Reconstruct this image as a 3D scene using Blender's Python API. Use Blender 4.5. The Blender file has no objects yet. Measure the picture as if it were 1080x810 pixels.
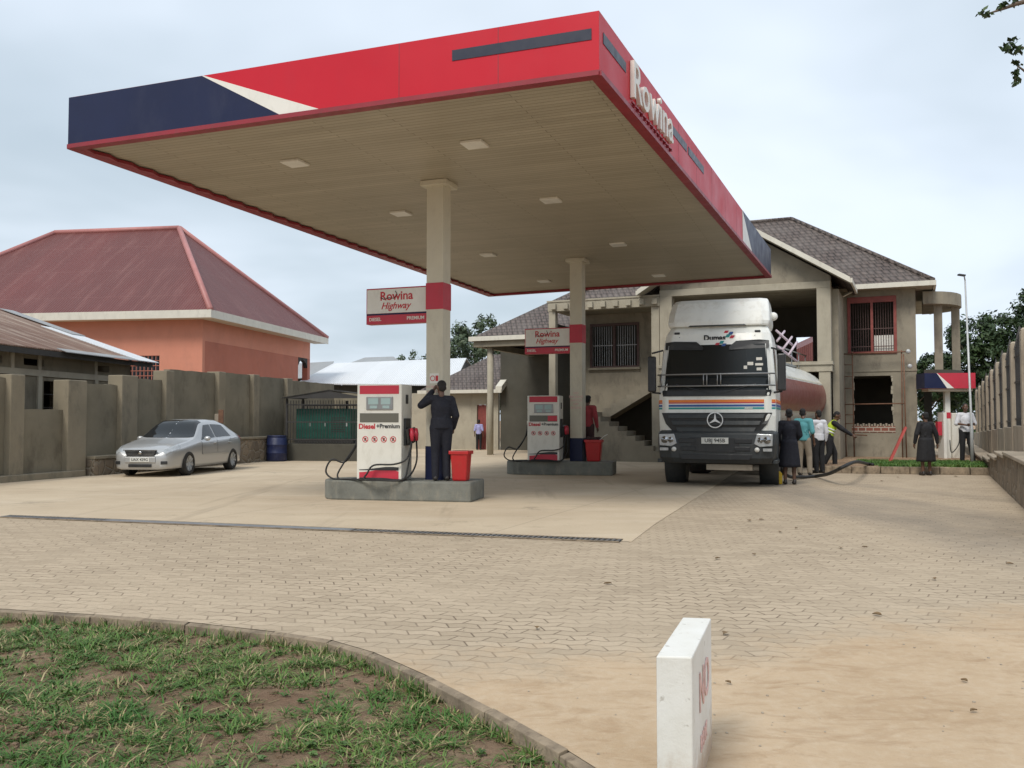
import bpy, bmesh, math, random
from mathutils import Vector, Matrix, noise
R = math.radians
random.seed(7)
scene = bpy.context.scene
COL = scene.collection
sin, cos, pi = math.sin, math.cos, math.pi

# ------------------------------------------------------------------ camera
F, CX, CY, HOR, CH = 950.0, 540.0, 405.0, 443.0, 1.42
PITCH = math.atan((HOR - CY) / F)
cam_d = bpy.data.cameras.new('camera'); cam = bpy.data.objects.new('camera', cam_d); COL.objects.link(cam)
cam.location = (0, 0, CH); cam.rotation_euler = (R(90) + PITCH, 0, 0)
cam_d.sensor_width = 36; cam_d.lens = F / 1080 * 36; cam_d.clip_end = 3000; cam_d.clip_start = 0.05
scene.camera = cam
O0 = Vector((0, 0, CH))
def ray(px, py):
    a, b = (px - CX) / F, (CY - py) / F
    return Vector((a, cos(PITCH) - b * sin(PITCH), sin(PITCH) + b * cos(PITCH)))
def G(px, py, z=0.0):
    d = ray(px, py); return O0 + d * ((z - CH) / d.z)
def at(px, py, Y):
    d = ray(px, py); return O0 + d * (Y / d.y)
def onplane(px, py, p0, n):
    d = ray(px, py); return O0 + d * ((Vector(p0) - O0).dot(n) / d.dot(n))

# ------------------------------------------------------------------ materials
class NT:
    def __init__(s, name):
        s.m = bpy.data.materials.new(name); s.m.use_nodes = True; s.t = s.m.node_tree
        s.b = s.t.nodes['Principled BSDF']; s._o = None
    def n(s, typ, ins=None, **kw):
        nd = s.t.nodes.new(typ)
        for k, v in kw.items(): setattr(nd, k, v)
        for k, v in (ins or {}).items(): s.put(nd.inputs[k], v)
        return nd
    def put(s, sock, v):
        if isinstance(v, bpy.types.NodeSocket): s.t.links.new(v, sock)
        else:
            try: sock.default_value = v
            except Exception: sock.default_value = (*v, 1) if hasattr(v, '__len__') and len(v) == 3 else v
    def obj(s):
        if not s._o: s._o = s.n('ShaderNodeTexCoord')
        return s._o.outputs['Object']
    def uv(s):
        s.obj(); return s._o.outputs['UV']
    def mapping(s, vec, scale=(1, 1, 1), rot=(0, 0, 0), loc=(0, 0, 0)):
        return s.n('ShaderNodeMapping', {'Vector': vec, 'Scale': scale, 'Rotation': rot, 'Location': loc}).outputs[0]
    def noise(s, vec, scale, detail=4, rough=.55, dist=0):
        return s.n('ShaderNodeTexNoise', {'Vector': vec, 'Scale': scale, 'Detail': detail, 'Roughness': rough, 'Distortion': dist}).outputs['Fac']
    def m2(s, op, a, b=0.0, c=0.0, clamp=False):
        nd = s.n('ShaderNodeMath', operation=op, use_clamp=clamp)
        s.put(nd.inputs[0], a); s.put(nd.inputs[1], b)
        if op in ('MULTIPLY_ADD', 'SMOOTH_MIN'): s.put(nd.inputs[2], c)
        return nd.outputs[0]
    def rng(s, v, a, b, c=0.0, d=1.0, smooth=False):
        nd = s.n('ShaderNodeMapRange', {'Value': v, 'From Min': a, 'From Max': b, 'To Min': c, 'To Max': d})
        if smooth: nd.interpolation_type = 'SMOOTHSTEP'
        return nd.outputs[0]
    def mix(s, f, a, b, mode='MIX'):
        nd = s.n('ShaderNodeMix', data_type='RGBA', blend_type=mode)
        s.put(nd.inputs[0], f)
        for i, v in ((6, a), (7, b)):
            if not isinstance(v, bpy.types.NodeSocket) and len(v) == 3: v = (*v, 1)
            s.put(nd.inputs[i], v)
        return nd.outputs[2]
    def sep(s, vec):
        return s.n('ShaderNodeSeparateXYZ', {'Vector': vec}).outputs
    def comb(s, x, y, z=0.0):
        return s.n('ShaderNodeCombineXYZ', {'X': x, 'Y': y, 'Z': z}).outputs[0]
    def bump(s, h, strength=.3, dist=.02):
        s.put(s.b.inputs['Normal'], s.n('ShaderNodeBump', {'Height': h, 'Strength': strength, 'Distance': dist}).outputs[0])
    def out(s, col=None, rough=None, metal=None, spec=None):
        if col is not None:
            if not isinstance(col, bpy.types.NodeSocket) and len(col) == 3: col = (*col, 1)
            s.put(s.b.inputs['Base Color'], col)
        if rough is not None: s.put(s.b.inputs['Roughness'], rough)
        if metal is not None: s.put(s.b.inputs['Metallic'], metal)
        if spec is not None: s.put(s.b.inputs['Specular IOR Level'], spec)
        return s.m

def sc(c, k): return tuple(min(1, max(0, x * k)) for x in c)
def mat(name, col, rough=.7, metal=0, var=.12, vs=2.5, dirt=None, damt=.0, bump=.15, bs=40, spec=.5, coat=0, emit=None):
    t = NT(name); o = t.obj()
    a = t.noise(o, vs, 5, .6)
    c = t.mix(t.rng(a, .3, .7), sc(col, 1 - var), sc(col, 1 + var))
    if dirt:
        d = t.noise(t.mapping(o, (1, 1, .45)), vs * 2.3, 6, .7)
        c = t.mix(t.m2('MULTIPLY', t.rng(d, .48, .72, smooth=True), damt), c, dirt)
    if bump: t.bump(t.noise(o, bs, 3), bump, .01)
    if coat: t.b.inputs['Coat Weight'].default_value = coat
    rr = t.rng(t.noise(o, vs * 3, 3), .3, .7, max(0, rough - .07), min(1, rough + .07))
    return t.out(c, rr, metal, spec)

M = {}
M['plaster'] = mat('cement_plaster', (.265, .235, .18), .9, var=.18, vs=1.1, dirt=(.14, .12, .095), damt=.7, bump=.3)
M['plaster_wall'] = mat('rough_wall_plaster', (.20, .175, .125), .92, var=.2, vs=.8, dirt=(.10, .085, .06), damt=.7, bump=.4)
M['plaster_pillar'] = mat('pillar_plaster', (.245, .21, .15), .92, var=.16, vs=.9, dirt=(.10, .09, .07), damt=.5, bump=.35)
M['plaster_light'] = mat('pale_plaster', (.38, .345, .27), .88, var=.12, vs=1.2, dirt=(.24, .21, .165), damt=.5, bump=.25)
M['plaster_dark_shade'] = mat('shade_dark_plaster', (.07, .066, .052), .95, var=.2, vs=.8, dirt=(.06, .055, .045), damt=.5)  # carport and room shade put into this colour; plain dark walls use it too
M['fence_plaster'] = mat('fence_plaster', (.36, .305, .235), .9, var=.14, vs=1.0, dirt=(.17, .14, .11), damt=.6, bump=.3)
M['island'] = mat('island_concrete', (.17, .172, .15), .9, var=.25, vs=3.0, dirt=(.30, .27, .21), damt=.5, bump=.5, bs=60)
M['salmon'] = mat('salmon_paint', (.56, .23, .155), .85, var=.07, vs=.8, dirt=(.38, .17, .12), damt=.3, bump=.1)
M['salmon_low'] = mat('terracotta_paint', (.42, .145, .095), .85, var=.08, vs=.8, dirt=(.27, .11, .08), damt=.35, bump=.1)
M['cream'] = mat('cream_paint', (.60, .56, .45), .6, var=.06, vs=2, dirt=(.36, .32, .25), damt=.3, bump=.05)
M['gutter'] = mat('gutter_white', (.62, .59, .51), .6, var=.06, vs=2, dirt=(.35, .32, .27), damt=.35, bump=.05)
M['white'] = mat('white_paint', (.74, .73, .68), .42, var=.04, vs=3, dirt=(.5, .46, .38), damt=.22, bump=.03)
M['dispwhite'] = mat('cabinet_white', (.70, .68, .61), .38, var=.04, vs=3, dirt=(.45, .42, .34), damt=.3, bump=.02)
M['red'] = mat('canopy_red', (.53, .010, .026), .42, var=.05, vs=.5, dirt=(.40, .03, .05), damt=.15, bump=.02, spec=.3)
M['darkred'] = mat('lip_dark_red', (.26, .018, .03), .45, var=.12, vs=2, dirt=(.14, .04, .04), damt=.4, bump=.03)
M['signred'] = mat('sign_red', (.50, .03, .055), .4, var=.06, vs=3, bump=.02, dirt=(.34, .06, .07), damt=.25)
M['navy'] = mat('navy_paint', (.011, .016, .055), .42, var=.1, vs=1, dirt=(.04, .045, .08), damt=.25, bump=.02, spec=.3)
M['stripeblack'] = mat('stripe_navy', (.016, .02, .04), .4, var=.1, bump=.02)
M['signwhite'] = mat('sign_white', (.74, .72, .66), .4, var=.03, bump=.02, dirt=(.45, .42, .36), damt=.3)
M['bin'] = mat('bin_red_plastic', (.46, .016, .018), .38, var=.06, vs=5, bump=.04, dirt=(.3, .05, .03), damt=.35)
M['blueplastic'] = mat('blue_plastic', (.012, .02, .075), .5, var=.1, vs=4, bump=.04, dirt=(.07, .08, .12), damt=.4)
M['rubber'] = mat('black_rubber', (.016, .016, .016), .62, var=.2, vs=8, bump=.05)
M['tyre'] = mat('tyre_rubber', (.026, .025, .023), .85, var=.25, vs=9, bump=.2, dirt=(.10, .085, .065), damt=.5)
M['darkplastic'] = mat('dark_grey_plastic', (.036, .04, .042), .5, var=.12, vs=4, bump=.05, dirt=(.08, .075, .065), damt=.4)
M['blackplastic'] = mat('black_plastic', (.02, .021, .023), .42, var=.1, bump=.03, dirt=(.07, .065, .06), damt=.3)
M['lens'] = mat('headlamp_lens', (.42, .44, .45), .12, metal=.35, var=.2, vs=12, bump=.1, bs=30)
M['chrome'] = mat('chrome', (.6, .6, .6), .2, metal=1, var=.05, bump=0)
M['steel'] = mat('grey_steel', (.3, .3, .3), .42, metal=.7, var=.15, bump=.05)
M['galv'] = mat('galvanised_steel', (.42, .43, .43), .5, metal=.3, var=.1, bump=.03)
M['iron'] = mat('dark_iron', (.035, .033, .032), .6, var=.2, bump=.05)
M['bars_red'] = mat('red_oxide_bars', (.24, .055, .045), .6, var=.2, vs=4, bump=.05)
M['bars_brown'] = mat('brown_oxide_bars', (.09, .05, .045), .6, var=.2, vs=4, bump=.05)
M['rustpole'] = mat('rusty_pole', (.17, .085, .05), .8, var=.3, vs=6, bump=.1)
_t = NT('silver_car_paint'); _t.b.inputs['Coat Weight'].default_value = .8; _t.b.inputs['Coat Roughness'].default_value = .05
M['carpaint'] = _t.out((.46, .465, .465), .38, .45, .5)
M['truckwhite'] = mat('truck_white_paint', (.78, .78, .73), .36, var=.04, vs=2, bump=0, coat=.15, dirt=(.44, .40, .32), damt=.35)
M['maroon'] = mat('tank_maroon_paint', (.20, .045, .035), .35, var=.08, vs=2, bump=0, dirt=(.22, .12, .09), damt=.35)
M['orange'] = mat('stripe_orange', (.75, .21, .03), .5, var=.04, bump=0)
M['blue'] = mat('stripe_blue', (.03, .09, .30), .5, var=.04, bump=0)
M['teal'] = mat('stripe_teal', (.02, .27, .27), .5, var=.04, bump=0)
M['greenpaint'] = mat('generator_green', (.008, .085, .062), .5, var=.12, vs=3, bump=.04, dirt=(.02, .08, .06), damt=.5)
M['interior'] = mat('dark_interior', (.035, .033, .03), .9, var=.2, bump=.1)
M['brick'] = None
M['yellow'] = mat('yellow_paint', (.62, .42, .03), .5, var=.08, bump=.03)
M['lcd'] = mat('lcd_panel', (.33, .44, .43), .2, var=.05, bump=0)
M['numplate'] = mat('plate_white', (.62, .62, .58), .4, var=.04, bump=0)
M['ink'] = mat('dark_ink', (.03, .03, .032), .5, var=.05, bump=0)
M['inkred'] = mat('red_ink', (.50, .03, .04), .5, var=.05, bump=0)
M['fadedred'] = mat('faded_red_writing', (.66, .44, .40), .8, var=.25, vs=30, bump=0)
M['skin'] = mat('brown_skin', (.115, .058, .036), .48, var=.08, vs=12, bump=.03)
M['hair'] = mat('black_hair', (.012, .011, .011), .8, var=.2, vs=40, bump=.5, bs=150)
M['bark'] = mat('tree_bark', (.12, .09, .065), .9, var=.3, vs=6, bump=.6, bs=20)
M['timber'] = mat('timber_board', (.36, .27, .17), .8, var=.2, vs=5, bump=.2)
M['redpole'] = mat('red_primer', (.36, .05, .035), .6, var=.15, bump=.05)
def cloth(name, c): 
    m = mat(name, c, .85, var=.14, vs=7, bump=.5, bs=22); return m
M['c_navy'] = cloth('navy_cloth', (.009, .010, .018)); M['c_black'] = cloth('black_cloth', (.012, .012, .014))
M['c_teal'] = cloth('teal_cloth', (.10, .33, .36)); M['c_khaki'] = cloth('khaki_cloth', (.30, .25, .19))
M['c_white'] = cloth('white_cloth', (.62, .62, .65)); M['c_hivis'] = cloth('hi_vis_cloth', (.50, .66, .05))
M['c_lav'] = cloth('lavender_cloth', (.36, .36, .62)); M['c_red'] = cloth('red_cloth', (.34, .05, .06))
M['c_pink'] = cloth('pink_white_cloth', (.60, .50, .56)); M['c_brown'] = cloth('brown_cloth', (.06, .03, .03))
M['c_silver'] = cloth('reflective_tape', (.7, .72, .68)); M['shoe'] = mat('shoe_leather', (.03, .025, .022), .5)

def glass_dark(name, c=(.012, .014, .016), r=.06):
    t = NT(name); return t.out(c, r, 0, .5)
M['glass'] = glass_dark('tinted_glass'); M['truckglass'] = glass_dark('windscreen_glass', (.006, .009, .010), .2)
M['nozzle_window'] = glass_dark('cabinet_window', (.13, .125, .10), .2)

def soffit_mat():
    t = NT('soffit_cladding'); u = t.uv()
    x, y, z = t.sep(u)
    br = t.n('ShaderNodeTexBrick', {'Vector': u, 'Color1': (.47, .42, .325, 1), 'Color2': (.41, .365, .28, 1), 'Mortar': (.25, .22, .16, 1),
        'Scale': 1.0, 'Mortar Size': .008, 'Mortar Smooth': .3, 'Brick Width': 3.1, 'Row Height': .11})
    br.offset = .37
    n1 = t.noise(t.mapping(u, (.25, 2.2, 1)), 1.2, 5, .65)
    c = t.mix(t.rng(n1, .35, .7), br.outputs['Color'], t.mix(.35, br.outputs['Color'], (.24, .20, .14)))
    n2 = t.noise(u, .5, 3)
    c = t.mix(t.rng(n2, .4, .75, 0, .35), c, (.25, .22, .16))
    t.bump(t.m2('SUBTRACT', 1.0, br.outputs['Fac']), .5, .02)
    return t.out(c, .5, 0, .4)
M['soffit'] = soffit_mat()

def tile_mat():
    t = NT('roof_tiles'); u = t.uv(); x, y, z = t.sep(u)
    xw = t.m2('ADD', x, t.m2('MULTIPLY', y, .46))
    v = t.comb(xw, y)
    br = t.n('ShaderNodeTexBrick', {'Vector': v, 'Color1': (.155, .12, .105, 1), 'Color2': (.115, .09, .082, 1), 'Mortar': (.03, .025, .022, 1),
        'Scale': 1.0, 'Mortar Size': .028, 'Mortar Smooth': .5, 'Brick Width': .23, 'Row Height': .25})
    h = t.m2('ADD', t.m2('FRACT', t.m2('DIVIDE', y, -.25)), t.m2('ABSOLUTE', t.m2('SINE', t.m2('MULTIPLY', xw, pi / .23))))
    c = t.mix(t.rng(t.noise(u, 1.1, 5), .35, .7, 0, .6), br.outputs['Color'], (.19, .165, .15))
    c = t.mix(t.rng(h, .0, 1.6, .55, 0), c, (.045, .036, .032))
    t.bump(h, .8, .06)
    return t.out(c, .75, 0, .3)
M['tiles'] = tile_mat()

def corrug(name, c1, c2, streak, pitch=.12, rough=.5, metal=.1, amt=.6):
    t = NT(name); u = t.uv(); x, y, z = t.sep(u)
    w = t.m2('SINE', t.m2('MULTIPLY', x, 2 * pi / pitch))
    n1 = t.noise(t.mapping(u, (1.6, .22, 1)), 1.5, 6, .7)
    n2 = t.noise(t.mapping(u, (.8, .3, 1)), .35, 3)
    sheet = t.n('ShaderNodeTexWhiteNoise', {'W': t.m2('FLOOR', t.m2('DIVIDE', x, .9))}, noise_dimensions='1D').outputs[0]
    c = t.mix(t.rng(sheet, 0, 1), c1, sc(c1, .85))
    c = t.mix(t.rng(n2, .35, .65), c, c2)
    c = t.mix(t.m2('MULTIPLY', t.rng(n1, .45, .75, smooth=True), amt), c, streak)
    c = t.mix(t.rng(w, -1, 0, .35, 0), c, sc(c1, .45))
    lap = t.m2('FRACT', t.m2('DIVIDE', y, 2.4))
    c = t.mix(t.rng(lap, .0, .02, .5, 0), c, streak)
    t.bump(w, .7, .02)
    return t.out(c, rough, metal, .5)
M['redroof'] = corrug('red_iron_roof', (.17, .045, .04), (.14, .045, .04), (.24, .105, .092), rough=.55)
M['rustroof'] = corrug('rusty_iron_roof', (.17, .085, .055), (.25, .16, .115), (.50, .40, .32), .09, .8, 0, 1.0)
M['whiteroof'] = corrug('bright_iron_roof', (.80, .82, .84), (.74, .76, .78), (.66, .68, .7), .1, .5, 0, .5)
M['greyroof'] = corrug('grey_iron_roof', (.40, .42, .43), (.34, .34, .34), (.26, .24, .22), .1, .6, .1, .6)

def stone_mat():
    t = NT('stone_masonry'); u = t.uv()
    v = t.n('ShaderNodeTexVoronoi', {'Vector': u, 'Scale': 3.6}, feature='DISTANCE_TO_EDGE').outputs['Distance']
    v2 = t.n('ShaderNodeTexVoronoi', {'Vector': u, 'Scale': 3.6}).outputs['Color']
    c = t.mix(t.rng(t.sep(v2)[0], 0, 1), (.16, .125, .09), (.30, .235, .165))
    c = t.mix(t.rng(t.noise(u, 9, 5), .35, .7, 0, .5), c, (.12, .10, .075))
    c = t.mix(t.rng(v, .02, .06, 1, 0), c, (.27, .235, .18))
    t.bump(t.rng(v, 0, .12), .8, .04)
    return t.out(c, .92)
M['stone'] = stone_mat()

def marker_mat():
    t = NT('marker_paint'); o = t.obj(); x, y, z = t.sep(o)
    c = t.mix(t.rng(t.noise(o, 4, 5), .35, .7), (.74, .73, .69), (.66, .64, .58))
    n = t.noise(o, 13, 6, .7)
    mud = t.m2('MULTIPLY', t.rng(t.m2('ADD', z, t.m2('MULTIPLY', n, -.32)), -.14, .04, 1, 0, smooth=True), .85)
    c = t.mix(mud, c, (.40, .28, .18))
    c = t.mix(t.rng(t.noise(o, 22, 4, .6), .64, .70, 0, .7), c, (.42, .39, .34))
    sc_ = t.rng(t.noise(t.mapping(o, (1, 1, .12)), 34, 4, .6), .60, .72, 0, .4); c = t.mix(sc_, c, (.50, .44, .36))
    t.bump(t.noise(o, 30, 5, .7), .35, .006)
    return t.out(c, .6, 0, .4)
M['marker'] = marker_mat()
def brick_mat():
    t = NT('red_brickwork'); u = t.uv()
    b = t.n('ShaderNodeTexBrick', {'Vector': u, 'Color1': (.26, .09, .06, 1), 'Color2': (.20, .075, .05, 1), 'Mortar': (.42, .38, .31, 1), 'Scale': 1.0,
        'Mortar Size': .016, 'Mortar Smooth': .1, 'Brick Width': .24, 'Row Height': .13})
    return t.out(b.outputs['Color'], .9)
M['brick'] = brick_mat()

def zig(t, v, p):   # triangle wave -1..1
    fr = t.m2('FRACT', t.m2('DIVIDE', v, p))
    return t.m2('SUBTRACT', t.m2('MULTIPLY', t.m2('ABSOLUTE', t.m2('SUBTRACT', fr, .5)), 4), 1)
def ground_mat(kind):
    t = NT(kind); o = t.obj(); X, Y, Z = t.sep(o)
    sandc = t.mix(t.rng(t.noise(o, .7, 6, .6), .35, .68), (.53, .405, .275), (.43, .31, .195))
    sandc = t.mix(t.rng(t.noise(o, 14, 5, .7), .45, .75, 0, .35), sandc, (.60, .51, .39))
    sandc = t.mix(t.rng(t.noise(t.mapping(o, (1, 2.2, 1)), 2.3, 5, .7, .8), .50, .70, 0, .7), sandc, (.34, .225, .13))
    sandc = t.mix(t.rng(t.noise(t.mapping(o, (1, 1, 1)), 60, 3, .8), .62, .72, 0, .4), sandc, (.22, .16, .10))
    if kind == 'sand_soil':
        c = t.mix(t.rng(t.noise(o, 1.7, 5), .4, .65), (.33, .215, .14), (.48, .34, .225))
        c = t.mix(t.rng(t.noise(o, 22, 4, .7), .5, .75, 0, .5), c, (.12, .08, .05))
        c = t.mix(t.rng(t.noise(o, 3.3, 4), .55, .7, 0, .5), c, (.10, .11, .045))
        t.bump(t.noise(o, 9, 8, .8), 1.0, .09)
        return t.out(c, .97, 0, .15)
    if kind == 'concrete_slab':
        c = t.mix(t.rng(t.noise(o, .35, 6, .6), .35, .65), (.57, .47, .34), (.47, .375, .265))
        c = t.mix(t.rng(t.noise(t.mapping(o, (.35, 1.6, 1), (0, 0, R(20))), .9, 6, .7, .5), .5, .72, 0, .65), c, (.60, .51, .39))
        c = t.mix(t.rng(t.noise(o, 1.3, 6, .75), .56, .76, 0, .5), c, (.28, .22, .155))
        c = t.mix(t.rng(t.noise(o, 30, 3), .3, .7, 0, .15), c, (.25, .2, .15))
        oil = t.rng(t.noise(o, .55, 7, .75, .6), .58, .70, 0, .55, smooth=True)
        c = t.mix(oil, c, (.22, .18, .135))
        c = t.mix(t.rng(t.noise(t.mapping(o, (2.6, .16, 1), (0, 0, R(-24))), .8, 4, .6), .56, .70, 0, .35, smooth=True), c, (.27, .215, .155))
        # saw-cut joints of the slabs
        r = t.mapping(o, (1, 1, 1), (0, 0, R(22))); rx, ry, _ = t.sep(r)
        j = t.m2('MINIMUM', t.m2('PINGPONG', rx, 2.25), t.m2('PINGPONG', ry, 2.25))
        c = t.mix(t.rng(j, .0, .02, .45, 0), c, (.2, .16, .12))
        t.bump(t.noise(o, 25, 6, .7), .25, .01)
        return t.out(c, .88, 0, .25)
    # pavers: rows of zig-zag edged blocks
    rot = t.mapping(o, (1, 1, 1), (0, 0, R(8)))
    wob = t.m2('MULTIPLY', t.m2('SUBTRACT', t.noise(o, .6, 2), .5), .06)
    rx, ry, _ = t.sep(rot)
    ry = t.m2('ADD', ry, wob)
    x2 = t.m2('ADD', rx, t.m2('MULTIPLY', zig(t, ry, .24), .025))
    y2 = t.m2('ADD', ry, t.m2('MULTIPLY', zig(t, rx, .22), .018))
    br = t.n('ShaderNodeTexBrick', {'Vector': t.comb(x2, y2), 'Color1': (1, 1, 1, 1), 'Color2': (0, 0, 0, 1), 'Mortar': (.5, .5, .5, 1), 'Scale': 1.0,
        'Mortar Size': .007, 'Mortar Smooth': .35, 'Brick Width': .22, 'Row Height': .12})
    tone = t.sep(br.outputs['Color'])[0]
    c = t.mix(t.rng(tone, 0, 1, 0, 1), (.375, .30, .215), (.475, .385, .28))
    c = t.mix(t.rng(t.noise(o, .5, 5, .6), .35, .68, 0, .65), c, (.52, .42, .305))
    c = t.mix(t.rng(t.noise(o, 26, 4, .7), .4, .75, 0, .3), c, (.24, .195, .14))
    # dust fills the joints in patches
    dust = t.rng(t.noise(o, .9, 5, .65), .36, .64, .85, .2, smooth=True)
    c = t.mix(t.m2('MULTIPLY', br.outputs['Fac'], dust), c, (.15, .112, .077))
    # darker grey bands fanning out beside the truck
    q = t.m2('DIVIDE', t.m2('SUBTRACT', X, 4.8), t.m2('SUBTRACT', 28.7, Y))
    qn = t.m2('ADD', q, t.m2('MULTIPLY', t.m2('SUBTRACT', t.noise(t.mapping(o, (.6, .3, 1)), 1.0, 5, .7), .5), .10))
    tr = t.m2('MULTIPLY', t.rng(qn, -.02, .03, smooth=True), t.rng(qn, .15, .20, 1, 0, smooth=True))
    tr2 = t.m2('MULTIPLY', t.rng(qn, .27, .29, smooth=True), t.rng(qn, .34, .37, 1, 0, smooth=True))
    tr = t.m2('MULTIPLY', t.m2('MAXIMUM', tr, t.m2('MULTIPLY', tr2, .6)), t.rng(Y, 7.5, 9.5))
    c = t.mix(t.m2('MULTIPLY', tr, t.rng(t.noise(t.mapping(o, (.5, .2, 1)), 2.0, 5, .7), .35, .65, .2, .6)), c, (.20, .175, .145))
    # sand blown over the near right
    yb = t.m2('ADD', 5.35, t.m2('MULTIPLY', t.m2('MAXIMUM', t.m2('SUBTRACT', X, .9), 0.0), .46))
    dd = t.m2('ADD', t.m2('SUBTRACT', yb, Y), t.m2('MULTIPLY', t.m2('SUBTRACT', t.noise(o, 1.1, 7, .7), .5), 2.6))
    s = t.rng(dd, -.45, .45, 0, 1, smooth=True)
    c = t.mix(s, c, sandc)
    h = t.m2('ADD', t.m2('MULTIPLY', t.m2('SUBTRACT', 1.0, br.outputs['Fac']), t.m2('SUBTRACT', 1.0, s)), t.m2('MULTIPLY', t.noise(o, 12, 7, .8), 1.1))
    t.bump(h, .6, .014)
    return t.out(c, .92, 0, .2)
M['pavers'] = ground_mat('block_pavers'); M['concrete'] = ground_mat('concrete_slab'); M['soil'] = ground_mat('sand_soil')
M['kerb'] = mat('kerb_concrete', (.23, .18, .125), .95, var=.4, vs=5, dirt=(.11, .08, .055), damt=.9, bump=.6)
def leafmat(name, a, b):
    t = NT(name); o = t.obj()
    inf = t.n('ShaderNodeNewGeometry').outputs['Random Per Island']
    c = t.mix(inf, a, b)
    c = t.mix(t.rng(t.noise(o, .8, 3), .4, .65), c, sc(a, 1.25))
    t.b.inputs['Subsurface Weight'].default_value = 0
    return t.out(c, .55, 0, .35)
M['leaf'] = leafmat('dark_leaves', (.022, .042, .016), (.05, .085, .025))
M['leaf_grey'] = leafmat('grey_green_leaves', (.05, .075, .04), (.10, .13, .07))
M['leaf_light'] = leafmat('green_leaves', (.045, .09, .02), (.09, .16, .04))
M['grass'] = leafmat('grass_blades', (.036, .10, .014), (.15, .23, .05))
M['drygrass'] = leafmat('dry_grass', (.26, .21, .10), (.36, .30, .17))
M['dryleaf'] = leafmat('dry_leaf', (.13, .085, .04), (.22, .14, .06))

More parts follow.
